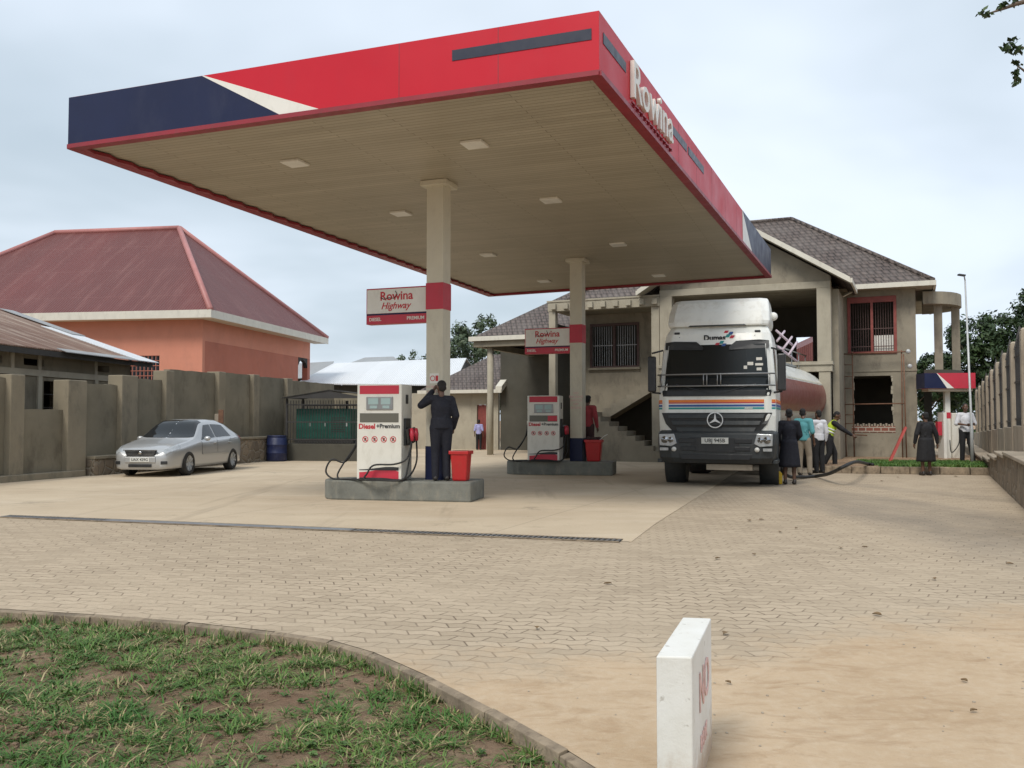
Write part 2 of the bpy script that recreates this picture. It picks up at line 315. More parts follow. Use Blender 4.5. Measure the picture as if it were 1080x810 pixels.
# ------------------------------------------------------------------ mesh builder
class MB:
    def __init__(s): s.v = []; s.f = []; s.sm = []
    def add(s, vs, fs, smooth=False, mtx=None):
        k = len(s.v)
        for p in vs:
            p = Vector(p); s.v.append(mtx @ p if mtx else p)
        for f in fs: s.f.append([i + k for i in f]); s.sm.append(smooth)
        return s
    def box(s, c, d, rz=0, rx=0, ry=0):
        m = Matrix.Translation(c) @ Matrix.Rotation(rz, 4, 'Z') @ Matrix.Rotation(ry, 4, 'Y') @ Matrix.Rotation(rx, 4, 'X')
        x, y, z = d[0] / 2, d[1] / 2, d[2] / 2
        return s.add([(-x, -y, -z), (x, -y, -z), (x, y, -z), (-x, y, -z), (-x, -y, z), (x, -y, z), (x, y, z), (-x, y, z)],
            [(0, 3, 2, 1), (4, 5, 6, 7), (0, 1, 5, 4), (1, 2, 6, 5), (2, 3, 7, 6), (3, 0, 4, 7)], False, m)
    def bb(s, x0, x1, y0, y1, z0, z1):
        return s.box(((x0 + x1) / 2, (y0 + y1) / 2, (z0 + z1) / 2), (abs(x1 - x0), abs(y1 - y0), abs(z1 - z0)))
    def hexa(s, b, t):
        return s.add(list(b) + list(t), [(0, 3, 2, 1), (4, 5, 6, 7), (0, 1, 5, 4), (1, 2, 6, 5), (2, 3, 7, 6), (3, 0, 4, 7)])
    def prism(s, pts, off):      # polygon (3D points) extruded by vector off
        n = len(pts); off = Vector(off); a = [Vector(p) for p in pts]; b = [p + off for p in a]
        nrm = Vector()
        for i in range(n): nrm += a[i].cross(a[(i + 1) % n])
        if nrm.dot(off) > 0: a.reverse(); b.reverse()
        return s.add(a + b, [list(range(n)), list(range(2 * n - 1, n - 1, -1))] + [(i, i + n, (i + 1) % n + n, (i + 1) % n) for i in range(n)])
    def tube(s, pts, r, seg=8, smooth=True, r1=None, cap=True):
        pts = [Vector(p) for p in pts]; n = len(pts); vs = []; fs = []
        rs = r if isinstance(r, (list, tuple)) else [r + ((r1 if r1 is not None else r) - r) * i / (n - 1) for i in range(n)]
        up = None
        for i, p in enumerate(pts):
            d = (pts[min(i + 1, n - 1)] - pts[max(i - 1, 0)]).normalized()
            if up is None:
                up = Vector((0, 0, 1)) if abs(d.z) < .9 else Vector((1, 0, 0))
            a = d.cross(up).normalized(); b = a.cross(d).normalized(); up = b
            for k in range(seg):
                t = 2 * pi * k / seg; vs.append(p + (a * cos(t) + b * sin(t)) * rs[i])
        for i in range(n - 1):
            for k in range(seg):
                k2 = (k + 1) % seg; fs.append((i * seg + k, (i + 1) * seg + k, (i + 1) * seg + k2, i * seg + k2))
        if cap: fs.append(list(range(seg))); fs.append(list(range(n * seg - 1, (n - 1) * seg - 1, -1)))
        return s.add(vs, fs, smooth)
    def lathe(s, prof, seg=24, axis='Z', c=(0, 0, 0), smooth=True, sx=1, sy=1):
        vs = []; fs = []; n = len(prof)
        for (r, h) in prof:
            for k in range(seg):
                t = 2 * pi * k / seg; a, b = r * cos(t) * sx, r * sin(t) * sy
                p = {'Z': (a, b, h), 'X': (h, a, b), 'Y': (a, h, b)}[axis]
                vs.append(Vector(p) + Vector(c))
        for i in range(n - 1):
            for k in range(seg):
                k2 = (k + 1) % seg; fs.append((i * seg + k, i * seg + k2, (i + 1) * seg + k2, (i + 1) * seg + k))
        if prof[0][0] > 1e-5: fs.append(list(range(seg))[::-1])
        if prof[-1][0] > 1e-5: fs.append(list(range((n - 1) * seg, n * seg)))
        return s.add(vs, fs, smooth)
    def ell(s, c, r, seg=14, rings=9, mtx=None):
        vs = []; fs = []
        for i in range(rings + 1):
            a = pi * i / rings
            for k in range(seg):
                t = 2 * pi * k / seg; p = Vector((r[0] * sin(a) * cos(t), r[1] * sin(a) * sin(t), r[2] * cos(a)))
                if mtx: p = mtx @ p
                vs.append(p + Vector(c))
        for i in range(rings):
            for k in range(seg):
                k2 = (k + 1) % seg; fs.append((i * seg + k, (i + 1) * seg + k, (i + 1) * seg + k2, i * seg + k2))
        return s.add(vs, fs, True)
    def mesh(s, name):
        me = bpy.data.meshes.new(name); me.from_pydata([tuple(v) for v in s.v], [], s.f); me.validate(verbose=False)
        if len(me.polygons) == len(s.sm): me.polygons.foreach_set('use_smooth', s.sm)
        me.update()
        bm = bmesh.new(); bm.from_mesh(me); bmesh.ops.remove_doubles(bm, verts=bm.verts, dist=1e-5)
        bmesh.ops.recalc_face_normals(bm, faces=bm.faces)
        uv = bm.loops.layers.uv.new('uv')
        for f in bm.faces:
            n = f.normal
            if abs(n.z) > .999: u = Vector((1, 0, 0)); w = Vector((0, 1, 0))
            else: u = Vector((0, 0, 1)).cross(n).normalized(); w = n.cross(u)
            for l in f.loops: l[uv].uv = (l.vert.co.dot(u), l.vert.co.dot(w))
        bm.to_mesh(me); bm.free(); return me
    def build(s, name, m, parent=None, bevel=0, seg=2, label=None):
        o = bpy.data.objects.new(name, s.mesh(name)); COL.objects.link(o)
        o.data.materials.append(M[m] if isinstance(m, str) else m)
        if parent: o.parent = parent
        if bevel:
            b = o.modifiers.new('bevel', 'BEVEL'); b.width = bevel; b.segments = seg; b.limit_method = 'ANGLE'; b.angle_limit = R(35)
        if label: o['label'] = label
        return o
def tag(o, label, cat, group=None):
    o['label'] = label; o['category'] = cat
    if group: o['group'] = group
    return o
def thing(name, label, cat, loc=(0, 0, 0), rz=0, group=None):
    o = bpy.data.objects.new(name, None); COL.objects.link(o); o.location = loc; o.rotation_euler = (0, 0, rz)
    return tag(o, label, cat, group)
def struct(o): o['kind'] = 'structure'; return o
def stuff(o): o['kind'] = 'stuff'; return o
def copy_tree(o, parent=None):
    c = o.copy(); COL.objects.link(c); c.parent = parent
    for ch in list(o.children): copy_tree(ch, c)
    return c
def text(s, size, ext=.004, bold=0, shear=0, align='CENTER', mtx=None, space=1):
    cu = bpy.data.curves.new('t', 'FONT'); cu.body = s; cu.size = size; cu.extrude = ext; cu.offset = bold; cu.shear = shear
    cu.align_x = align; cu.align_y = 'CENTER'; cu.space_character = space; cu.resolution_u = 3
    ob = bpy.data.objects.new('t', cu); COL.objects.link(ob)
    bpy.context.view_layer.update()
    me = bpy.data.meshes.new_from_object(ob.evaluated_get(bpy.context.evaluated_depsgraph_get()))
    b = MB(); b.add([v.co for v in me.vertices], [list(p.vertices) for p in me.polygons], False, mtx)
    bpy.data.objects.remove(ob); bpy.data.curves.remove(cu); bpy.data.meshes.remove(me)
    return b
# text laid on a plane facing local -Y: x right, z up
def TM(x, y, z, rz=0): return Matrix.Translation((x, y, z)) @ Matrix.Rotation(rz, 4, 'Z') @ Matrix.Rotation(R(90), 4, 'X')
def lerp(tab, x):
    if x <= tab[0][0]: return tab[0][1]
    for (a, b), (c, d) in zip(tab, tab[1:]):
        if x <= c: return b + (d - b) * (x - a) / (c - a)
    return tab[-1][1]
def ring(b, cx, cz, y, r, w, seg=20, th=.003):   # flat ring facing -Y
    for k in range(seg):
        a0, a1 = 2 * pi * k / seg, 2 * pi * (k + 1) / seg
        b.prism([(cx + r * cos(a0), y, cz + r * sin(a0)), (cx + r * cos(a1), y, cz + r * sin(a1)),
                 (cx + (r - w) * cos(a1), y, cz + (r - w) * sin(a1)), (cx + (r - w) * cos(a0), y, cz + (r - w) * sin(a0))], (0, -th, 0))
# ================================================================== GROUND
def sheet(name, pts, z, m, cuts=0):
    b = MB(); b.add([(p[0], p[1], z) for p in pts], [list(range(len(pts)))])
    return struct(b.build(name, m))
g = MB(); g.add([(-900, -200, -.07), (900, -200, -.07), (900, 1500, -.07), (-900, 1500, -.07)], [(0, 1, 2, 3)])
struct(g.build('ground', 'soil'))
# kerb line of the grass plot (outer edge = paving side)
kp = [(-160, 634), (0, 642), (100, 648), (200, 656), (290, 666), (350, 675), (395, 688), (450, 712), (520, 748), (600, 792), (680, 842), (760, 900)]
K = [G(x, y) for x, y in kp]
K = [Vector((-16, K[0].y + .9, 0))] + K
K.append(Vector((1.35, 1.6, 0))); K.append(Vector((1.6, -4, 0)))
pav = [(k.x, k.y) for k in K] + [(40, -4), (40, 62), (-9.0, 62), (-24, 62), (-24, 9)]
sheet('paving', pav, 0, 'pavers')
# concrete forecourt slab laid on the paving
D0, D1 = G(3, 545), G(655, 571)
dd = (D1 - D0).normalized(); dn = Vector((-dd.y, dd.x, 0))
pad = [D0 - dd * 9, D1 + dd * .1, G(690, 552), G(722, 532), G(748, 516), G(765, 504), G(790, 490), Vector((9, 32, 0)), Vector((8, 60, 0)), Vector((-22, 60, 0))]
sheet('forecourt', [(p.x, p.y) for p in pad], .004, 'concrete')
# edge strip around slab
b = MB()
for p, q in zip(pad[1:6], pad[2:7]):
    d = (q - p).normalized(); n = Vector((d.y, -d.x, 0)) * .03
    b.prism([p + Vector((0, 0, .0)), q, q + n, p + n], (0, 0, .009))
struct(b.build('slab_edge', 'concrete'))
# kerb stones
root = thing('kerb', 'low weathered concrete kerb curving round the near grass plot', 'kerb')
for i in range(len(K) - 1):
    p, q = K[i], K[i + 1]; L = (q - p).length; n = max(1, round(L / .9)); d = (q - p) / n; u = d.normalized(); w = Vector((u.y, -u.x, 0))
    for k in range(n):
        a = p + d * k + u * .006; c = p + d * (k + 1) - u * .006
        if a.y < 1.2 or a.x < -9: continue
        j = random.uniform(-.006, .006)
        MB().hexa([a + Vector((0, 0, -.16)), c + Vector((0, 0, -.16)), c + w * .06 + Vector((0, 0, -.16)), a + w * .06 + Vector((0, 0, -.16))],
                  [a + Vector((0, 0, .004 + j)), c + Vector((0, 0, .004 + j)), c + w * .05 + Vector((0, 0, -.006 + j)), a + w * .05 + Vector((0, 0, -.006 + j))]).build('kerb_stone', 'kerb', root, .004)
# drainage channel
dr = thing('drain_channel', 'long narrow drain with dark slatted grate across the forecourt', 'drain', (D0.x, D0.y, 0), math.atan2(dd.y, dd.x))
L = (D1 - D0).length
MB().bb(0, L, -.11, .11, .005, .009).build('channel', 'interior', dr)
fr = MB(); fr.bb(0, L, -.135, -.105, .004, .016).bb(0, L, .105, .135, .004, .016); fr.build('frame', 'kerb', dr)
gr = MB(); x = .02
while x < L:
    covered = L * .2 < x < L * .62
    if not covered: gr.bb(x, x + .028, -.105, .105, .009, .015)
    x += .065
gr.bb(L * .2, L * .62, -.075, .105, .009, .0145)
gr.build('grate', 'steel', dr)

# ---- grass plot
def inside_grass(x, y):
    for p, q in zip(K, K[1:]):
        if min(p.x, q.x) <= x <= max(p.x, q.x) and p.x != q.x:
            return y < p.y + (q.y - p.y) * (x - p.x) / (q.x - p.x) - .045
    return False
bg = MB(); bd = MB()
def blade(b, p, ang, h, w, lean):
    d = Vector((cos(ang), sin(ang), 0)); s = Vector((-d.y, d.x, 0)) * w
    m = p + d * lean * .35 + Vector((0, 0, h * .65)); t = p + d * lean + Vector((0, 0, h))
    k = len(b.v); b.v += [p - s, p + s, m + s * .8, m - s * .8, t]; b.f += [[k, k + 1, k + 2, k + 3], [k + 3, k + 2, k + 4]]; b.sm += [False, False]
rg = random.Random(3); cnt = 0
while cnt < 7400:
    x = rg.uniform(-6.5, 1.1); y = rg.uniform(2.2, 7.2)
    if not inside_grass(x, y): continue
    if abs(x) > .62 * y + .6: cnt += .3; continue
    n = .8 * noise.noise(Vector((x * 1.3, y * 2.0, 3))) + .75 * noise.noise(Vector((x * 4.6, y * 5.5, 9)))
    bias = .25 - .22 * max(0, (x + 1.5)) - .05 * (5 - y)
    if n * 1.5 + bias < rg.uniform(-.16, .26) and rg.random() > .09: cnt += .35; continue
    cnt += 1
    tall = rg.random() < .22
    dryt = rg.random() < .10; big = rg.uniform(.6, 1.5) * (1.5 if tall else 1)
    for k in range(rg.randint(8, 16)):
        a_ = rg.uniform(0, 2 * pi); r_ = abs(rg.gauss(0, .022)) * big
        p = Vector((x + r_ * cos(a_), y + r_ * sin(a_), -.075)); h = rg.uniform(.010, .034) * big
        blade(bd if (dryt or rg.random() < .10) else bg, p, a_ + rg.gauss(0, .6), h, rg.uniform(.002, .0052), rg.uniform(.025, .085) * big)
for p_, q_ in zip(K, K[1:]):
    L_ = (q_ - p_).length; u_ = (q_ - p_).normalized(); w_ = Vector((u_.y, -u_.x, 0))
    for i in range(int(L_ * 26)):
        if noise.noise(Vector((i * .35 + p_.x * 9, 1.7, 2))) < -.05: continue
        c_ = p_ + u_ * rg.uniform(0, L_) + w_ * rg.uniform(.05, .14)
        if c_.y < 2 or c_.x < -8: continue
        for k in range(9): blade(bg if rg.random() > .25 else bd, Vector((c_.x + rg.gauss(0, .02), c_.y + rg.gauss(0, .012), -.07)), rg.uniform(0, 6.3), rg.uniform(.03, .09), rg.uniform(.002, .004), rg.uniform(.02, .07))
wd_ = MB()
for i in range(420):
    x = rg.uniform(-5.5, .9); y = rg.uniform(2.4, 6.6)
    if not inside_grass(x, y - .08): continue
    for k in range(rg.randint(5, 9)):
        a_ = rg.uniform(0, 2 * pi); l_ = rg.uniform(.015, .04); d_ = Vector((cos(a_), sin(a_), 0)); s_ = Vector((-d_.y, d_.x, 0)) * l_ * .38; p = Vector((x, y, -.062)); z1 = Vector((0, 0, rg.uniform(.004, .02)))
        wd_.add([p, p + d_ * l_ * .5 + s_ + z1, p + d_ * l_ + z1 * .6, p + d_ * l_ * .5 - s_ + z1], [(0, 1, 2, 3)])
stuff(wd_.build('low_weeds', 'leaf_light'))
for i in range(900):
    x = rg.uniform(-5.5, 1); y = rg.uniform(2.4, 6.6)
    if inside_grass(x, y): a_ = rg.uniform(0, 6.3); l_ = rg.uniform(.03, .09); p = Vector((x, y, -.066)); q2 = p + Vector((cos(a_), sin(a_), rg.uniform(0, .1))) * l_; s_ = Vector((-sin(a_), cos(a_), 0)) * .0016; bd.add([p - s_, p + s_, q2 + s_, q2 - s_], [(0, 1, 2, 3)])
stuff(bg.build('grass', 'grass')); stuff(bd.build('dry_grass', 'drygrass'))
def clod(b, p, r, rg):
    k = len(b.v); vs = [Vector((rg.uniform(.6, 1) * sx * r, rg.uniform(.6, 1) * sy * r, rg.uniform(.3, .7) * sz * r)) + p for sx in (-1, 1) for sy in (-1, 1) for sz in (-1, 1)]
    b.add(vs, [(0, 1, 3, 2), (4, 6, 7, 5), (0, 4, 5, 1), (2, 3, 7, 6), (0, 2, 6, 4), (1, 5, 7, 3)])
b = MB()
for i in range(3200):
    x = rg.uniform(-5, 1.2); y = rg.uniform(2.4, 6.6)
    if inside_grass(x, y): clod(b, Vector((x, y, -.068)), rg.uniform(.004, .016), rg)
for i in range(60):
    clod(b, G(10 + rg.gauss(20, 26), 770 + rg.gauss(0, 9), -.065), rg.uniform(.01, .026), rg)
stuff(b.build('soil_crumbs', 'soil'))
b = MB()
for i in range(260):
    x = rg.uniform(-.8, 4.5); y = rg.uniform(2.6, 6.2)
    if not inside_grass(x, y) and x > .3 * (5 - y): clod(b, Vector((x, y, .002)), rg.uniform(.002, .008), rg)
for i in range(120):
    p = G(rg.uniform(640, 700), rg.uniform(474, 482)); clod(b, p, rg.uniform(.03, .1), rg)
stuff(b.build('grit', 'fence_plaster'))
# fallen leaves, seen one by one
lv = [(46, 626), (566, 664), (507, 541), (529, 549), (500, 553), (600, 558), (699, 574), (437, 590), (746, 578), (771, 650), (900, 612), (1054, 597), (948, 504),
      (1017, 720), (1034, 748), (765, 670), (926, 648), (565, 664), (203, 618), (430, 531)]
LV = [(x, y) for (x, y) in [(566, 664), (765, 670), (1017, 720), (1027, 752), (925, 650), (790, 550), (803, 549), (823, 562), (840, 558), (887, 579), (912, 578), (757, 590), (795, 586), (1065, 596), (947, 504), (1008, 503), (930, 508), (641, 617), (985, 612), (768, 722), (975, 500)]]
def leaf_mesh(s):
    b = MB(); n = 7; top = []; bot = []; mid = []
    for i in range(n):
        t = i / (n - 1); w = s * .32 * sin(pi * t) ** .8; z = .012 + s * .05 * sin(t * pi) * rg.uniform(.8, 1.6) + s * .02 * sin(t * 9); x = (t - .5) * s
        mid.append((x, 0, z * .6)); top.append((x, w, z + w * .35)); bot.append((x, -w, z + w * .2))
    fs = []
    for i in range(n - 1): fs += [(i, i + 1, n + i + 1, n + i), (2 * n + i, 2 * n + i + 1, i + 1, i)]
    b.add(mid + top + bot, fs, True); return b
for i, (x, y) in enumerate(LV):
    p = G(x, y); s = rg.uniform(.05, .085) if p.y > 5 else .042
    o = leaf_mesh(s * (1.5 if p.y > 12 else 1)).build('fallen_leaf', 'dryleaf'); o.location = (p.x, p.y, .004); o.rotation_euler = (0, 0, rg.uniform(0, 6))
    tag(o, 'small dry brown leaf lying on the dusty block paving', 'leaf', 'dry leaves on the paving')
# foreground marker block
q0 = G(692, 692, .55); q1 = G(730, 693, .55); q2 = G(750, 652, .55); q3 = G(720, 651, .55)
blk = thing('marker_post', 'white painted concrete marker slab with faded red writing, nearest thing on the sand', 'marker', (q0.x, q0.y, 0), 0)
o2 = Vector((q0.x, q0.y, .55))
rel = [q - o2 for q in (q0, q1, q2, q3)]
mb = MB().hexa([r + Vector((0, 0, -.56 + .55)) - Vector((0, 0, 0)) for r in rel], [r + Vector((0, 0, .55)) for r in rel])
mb.build('slab', 'marker', blk, .006)
e = (rel[2] - rel[1]); le = e.length; ang = math.atan2(e.y, e.x)
tm = Matrix.Translation(rel[1] + Vector((0, 0, .55)) + e * .5) @ Matrix.Rotation(ang, 4, 'Z') @ Matrix.Rotation(R(90), 4, 'X')
text('NO', .22, .002, .001, mtx=tm @ Matrix.Translation((.03, -.20, .003)) ).build('lettering', 'fadedred', blk)
text('PARK', .09, .002, .001, mtx=tm @ Matrix.Translation((.0, -.40, .003)) ).build('lettering', 'fadedred', blk)

# ================================================================== FUEL CANOPY
ZA, ZC, FH = 5.78, 5.56, .80
A = G(72, 155, ZA); B = G(632, 77, ZA); C = G(813, 292, ZC); D = G(516, 312, ZC)
up = Vector((0, 0, 1))
can = thing('fuel_canopy', 'large flat fuel station canopy on two cream columns, red fascia with navy corner', 'fuel canopy', (0, 0, 0))
cen = (A + B + C + D) / 4
def inset(p, d): return p + (cen - p).normalized() * d
ins = [inset(p, .08) for p in (A, B, C, D)]
# soffit with uv frame along AB
sb = MB().hexa([p + up * .04 for p in ins], [p + up * .10 for p in ins]); so = sb.build('soffit', 'soffit', can)
ax = (B - A).normalized(); ay = Vector((-ax.y, ax.x, 0)).normalized()
for l in so.data.loops:
    co = so.data.vertices[l.vertex_index].co; so.data.uv_layers[0].data[l.index].uv = (co.dot(ax), co.dot(ay))
MB().hexa([inset(p, .2) + up * .45 for p in (A, B, C, D)], [inset(p, .2) + up * .50 for p in (A, B, C, D)]).build('roof_sheet', 'greyroof', can)
def fascia(P, Q, name, m):
    n = (Q - P).cross(up).normalized()
    if n.dot(cen - P) > 0: n = -n
    return MB().hexa([P, Q, Q - n * .06, P - n * .06], [P + up * FH, Q + up * FH, Q - n * .06 + up * FH, P - n * .06 + up * FH]), n
fb, nAB = fascia(A, B, '', ''); fb.build('fascia', 'red', can)
fb, nBC = fascia(B, C, '', ''); fb.build('fascia', 'red', can)
fb, nCD = fascia(C, D, '', ''); fb.build('fascia', 'navy', can)
fb, nDA = fascia(D, A, '', ''); fb.build('fascia', 'navy', can)
lip = MB()
for P, Q, n in ((A, B, nAB), (B, C, nBC), (C, D, nCD), (D, A, nDA)):
    P2, Q2 = P + n * .03, Q + n * .03
    lip.hexa([P2 - up * .03, Q2 - up * .03, Q2 - n * .16 - up * .03, P2 - n * .16 - up * .03], [P2 + up * .035, Q2 + up * .035, Q2 - n * .16 + up * .035, P2 - n * .16 + up * .035])
lip.build('fascia_lip', 'darkred', can)
# corrugated sheet ends along the left edge
ce = []; n_ = 71
for i in range(n_):
    p = A.lerp(D, (i + .5) / n_) - nDA * (.18 if i % 2 else .26); ce.append(p + up * -.028)
ce += [D - nDA * .05 - up * .028, A - nDA * .05 - up * .028]
MB().prism(ce, (0, 0, .05)).build('scalloped_edge', 'darkred', can)
def decal(pxs, P0, n, m, name='fascia_panel', th=.006):
    pts = [onplane(x, y, P0, n) for x, y in pxs]
    b = MB().prism([p + n * .002 for p in pts], n * th); return b.build(name, m, can)
EPS = .03
def clampz(pts): return pts
# front: navy corner, white wedge, navy stripe
def fpt(P, Q, s, h): return P.lerp(Q, s) + up * (.04 + (FH - .045) * h)
def frac(px, py, P, Q, n):
    p = onplane(px, py, P, n); return (p - P).dot((Q - P).normalized()) / (Q - P).length
def fpan(P, Q, n, sh, m, name='fascia_panel'):
    pts = [fpt(P, Q, s, h) + n * .002 for s, h in sh]
    MB().prism(pts, n * .006).build(name, m, can)
s1 = frac(213, 83, A, B, nAB); s2 = frac(295, 122, A, B, nAB); s3 = frac(337, 116, A, B, nAB)
fpan(A, B, nAB, [(0.0, 0), (s2, 0), (s1, 1), (0.0, 1)], 'navy')
fpan(A, B, nAB, [(s2 + .0005, 0), (s3, 0), (s1 + .004, 1), (s1 + .0005, 1)], 'signwhite')
s4 = frac(477, 65, A, B, nAB); s5 = frac(624, 44, A, B, nAB)
fpan(A, B, nAB, [(s4, .53), (s5, .53), (s5, .72), (s4, .72)], 'stripeblack', 'fascia_stripe')
# right side
t1 = frac(660, 85, B, C, nBC); t2 = frac(705, 130, B, C, nBC); t3 = frac(742, 178, B, C, nBC); t4 = frac(779, 240, B, C, nBC); t5 = frac(790, 258, B, C, nBC); t45 = frac(783, 245, B, C, nBC)
fpan(B, C, nBC, [(.01, .53), (t1, .53), (t1, .72), (.01, .72)], 'stripeblack', 'fascia_stripe')
tm_ = (t2 + t3) / 2
fpan(B, C, nBC, [(t2 + .01, .53), (tm_ - .004, .53), (tm_ - .004, .72), (t2 + .01, .72)], 'stripeblack', 'fascia_stripe')
fpan(B, C, nBC, [(tm_ + .004, .53), (t3, .53), (t3, .72), (tm_ + .004, .72)], 'stripeblack', 'fascia_stripe')
fpan(B, C, nBC, [(t5 + .03, 0), (.999, 0), (.999, 1), (t45 + .002, 1)], 'navy')
fpan(B, C, nBC, [(t5 - .06, 0), (t5 + .029, 0), (t45 + .001, 1), (t45 - .0, 1)], 'signwhite')
for k in range(1, 6):
    s = k / 6 + .01
    if s3 < s: MB().prism([fpt(A, B, s, 0) + nAB * .0005, fpt(A, B, s + .0012, 0) + nAB * .0005, fpt(A, B, s + .0012, 1) + nAB * .0005, fpt(A, B, s, 1) + nAB * .0005], nAB * .001).build('panel_seam', 'darkred', can)
for k in range(1, 11):
    s = k / 11
    if s < t5 - .08: MB().prism([fpt(B, C, s, 0) + nBC * .0005, fpt(B, C, s + .0007, 0) + nBC * .0005, fpt(B, C, s + .0007, 1) + nBC * .0005, fpt(B, C, s, 1) + nBC * .0005], nBC * .001).build('panel_seam', 'darkred', can)
# raised letters
aBC = math.atan2((C - B).y, (C - B).x); la = frac(664, 90, B, C, nBC); lb = frac(706, 130, B, C, nBC)
LL = (lb - la) * (C - B).length; mid = B.lerp(C, (la + lb) / 2)
tmx = Matrix.Translation(mid + up * .42 + nBC * .035) @ Matrix.Rotation(aBC, 4, 'Z') @ Matrix.Rotation(R(90), 4, 'X')
tb = text('Rowina', .76, .03, .004, mtx=Matrix.Identity(4))
xs = [v.x for v in tb.v]; w = max(xs) - min(xs); k = LL / w
for i, v in enumerate(tb.v): tb.v[i] = tmx @ Vector((v.x * k, v.y, v.z))
tb.build('lettering', 'signwhite', can)
lr = MB()
for i in range(12):
    s = la + (lb - la) * (i + .5) / 12; p = B.lerp(C, s) + up * .07 + nBC * .04; lr.box(p, (.025, .05, .04), aBC)
lr.hexa([B.lerp(C, la) + up * .085 + nBC * .02, B.lerp(C, lb) + up * .085 + nBC * .02, B.lerp(C, lb) + up * .085 + nBC * .05, B.lerp(C, la) + up * .085 + nBC * .05], [B.lerp(C, la) + up * .105 + nBC * .02, B.lerp(C, lb) + up * .105 + nBC * .02, B.lerp(C, lb) + up * .105 + nBC * .05, B.lerp(C, la) + up * .105 + nBC * .05]); lr.build('letter_bracket', 'darkred', can)
# lights
def soff_z(p):
    d = (p - A).dot(ay) / (D - A).dot(ay); return ZA + (ZC - ZA) * d + .04
for (x, y) in [(311, 170.5), (500.5, 150.5), (423, 224), (581, 210), (515, 268), (652, 257), (574, 296), (695, 290)]:
    p = G(x, y, 5.7); p = G(x, y, soff_z(p)); yaw = math.atan2(ax.y, ax.x)
    MB().box((p.x, p.y, soff_z(p) - .022), (.36, .36, .045), yaw).build('canopy_light', 'signwhite', can, .01)
# columns
YAW = R(-21)
def column(x, y, zt, pxs):
    c = bpy.data.objects.new('column', None); COL.objects.link(c); c.parent = can; c.location = (x, y, 0); c.rotation_euler = (0, 0, YAW)
    h = .165
    MB().bb(-h, h, -h, h, .3, zt).build('shaft', 'cream', c, .008)
    MB().bb(-.26, .26, -.26, .26, zt - .10, zt - .005).build('capital', 'cream', c, .01)
    MB().bb(-h - .006, h + .006, -h - .006, h + .006, .34, .95).build('base_band', 'navy', c)
    return c
c1 = column(-1.34, 16.35, soff_z(Vector((-1.34, 16.35, 0))), 0)
c2 = column(1.73, 23.65, soff_z(Vector((1.73, 23.65, 0))), 0)
for c, z0, z1 in ((c1, 3.42, 3.90), (c2, 3.44, 3.92)):
    MB().bb(-.173, .173, -.173, .173, z0, z1).build('red_band', 'signred', c)
nb = MB(); nb.bb(-.09, .09, -.169, -.166, 2.08, 2.26); nb.build('notice', 'signwhite', c1)
nb = MB(); ring(nb, -.03, 2.17, -.1695, .05, .012); nb.bb(.03, .08, -.1725, -.1695, 2.12, 2.22); nb.build('notice_print', 'inkred', c1)
for zz, s_ in ((2.02, 'NO SMOKING'), (1.93, 'ENGINE OFF'), (1.84, 'NO PHONE')):
    text(s_, .05, .001, .001, mtx=TM(0, -.1675, zz)).build('notice_print', 'fadedred', c1)
for i, s_ in enumerate(('NO', 'SMOKING', 'SWITCH', 'OFF', 'ENGINE')):
    text(s_, .085, .001, .001, mtx=TM(0, -.1675, 2.12 - i * .095)).build('notice_print', 'fadedred', c2)
def canopy_sign(colx, coly, z0, z1, label):
    s = thing('canopy_sign', label, 'sign', (colx, coly, 0), YAW, 'branded box signs on the canopy columns')
    w = 1.27; x0, x1 = -.18 - w, -.18
    MB().bb(x0, x1, -.09, .09, z0, z1).build('sign_box', 'signred', s, .006)
    zr = z0 + (z1 - z0) * .26
    MB().bb(x0 + .02, x1 - .01, -.096, -.0905, zr + .025, z1 - .025).build('panel', 'signwhite', s)
    MB().bb(x0 + .01, x1 - .005, -.098, -.0905, zr - .008, zr + .02).build('divider', 'navy', s)
    xm = (x0 + x1) / 2; H = z1 - z0
    text('Rowina', H * .34, .002, .004, mtx=TM(xm + .0, -.0985, z0 + H * .76)).build('lettering', 'inkred', s)
    text('Highway', H * .26, .002, .002, shear=.35, mtx=TM(xm - .02, -.0985, z0 + H * .49)).build('lettering', 'inkred', s)
    sw = MB(); sw.tube([(xm - .33, -.099, z0 + H * .74), (xm - .26, -.099, z0 + H * .68), (xm - .16, -.099, z0 + H * .72), (xm - .05, -.099, z0 + H * .70), (xm + .02, -.099, z0 + H * .80), (xm - .02, -.099, z0 + H * .9)], .008, 5); sw.build('swash', 'ink', s)
    text('DIESEL', H * .13, .002, .0015, mtx=TM(x0 + .19, -.092, z0 + H * .13)).build('lettering', 'signwhite', s)
    text('PREMIUM', H * .13, .002, .0015, mtx=TM(x1 - .24, -.092, z0 + H * .13)).build('lettering', 'signwhite', s)
    return s
canopy_sign(-1.34, 16.35, 3.20, 3.87, 'red and white box sign reading Rowina Highway on the nearer canopy column')
canopy_sign(1.73, 23.65, 3.18, 3.86, 'red and white box sign reading Rowina Highway on the farther canopy column')

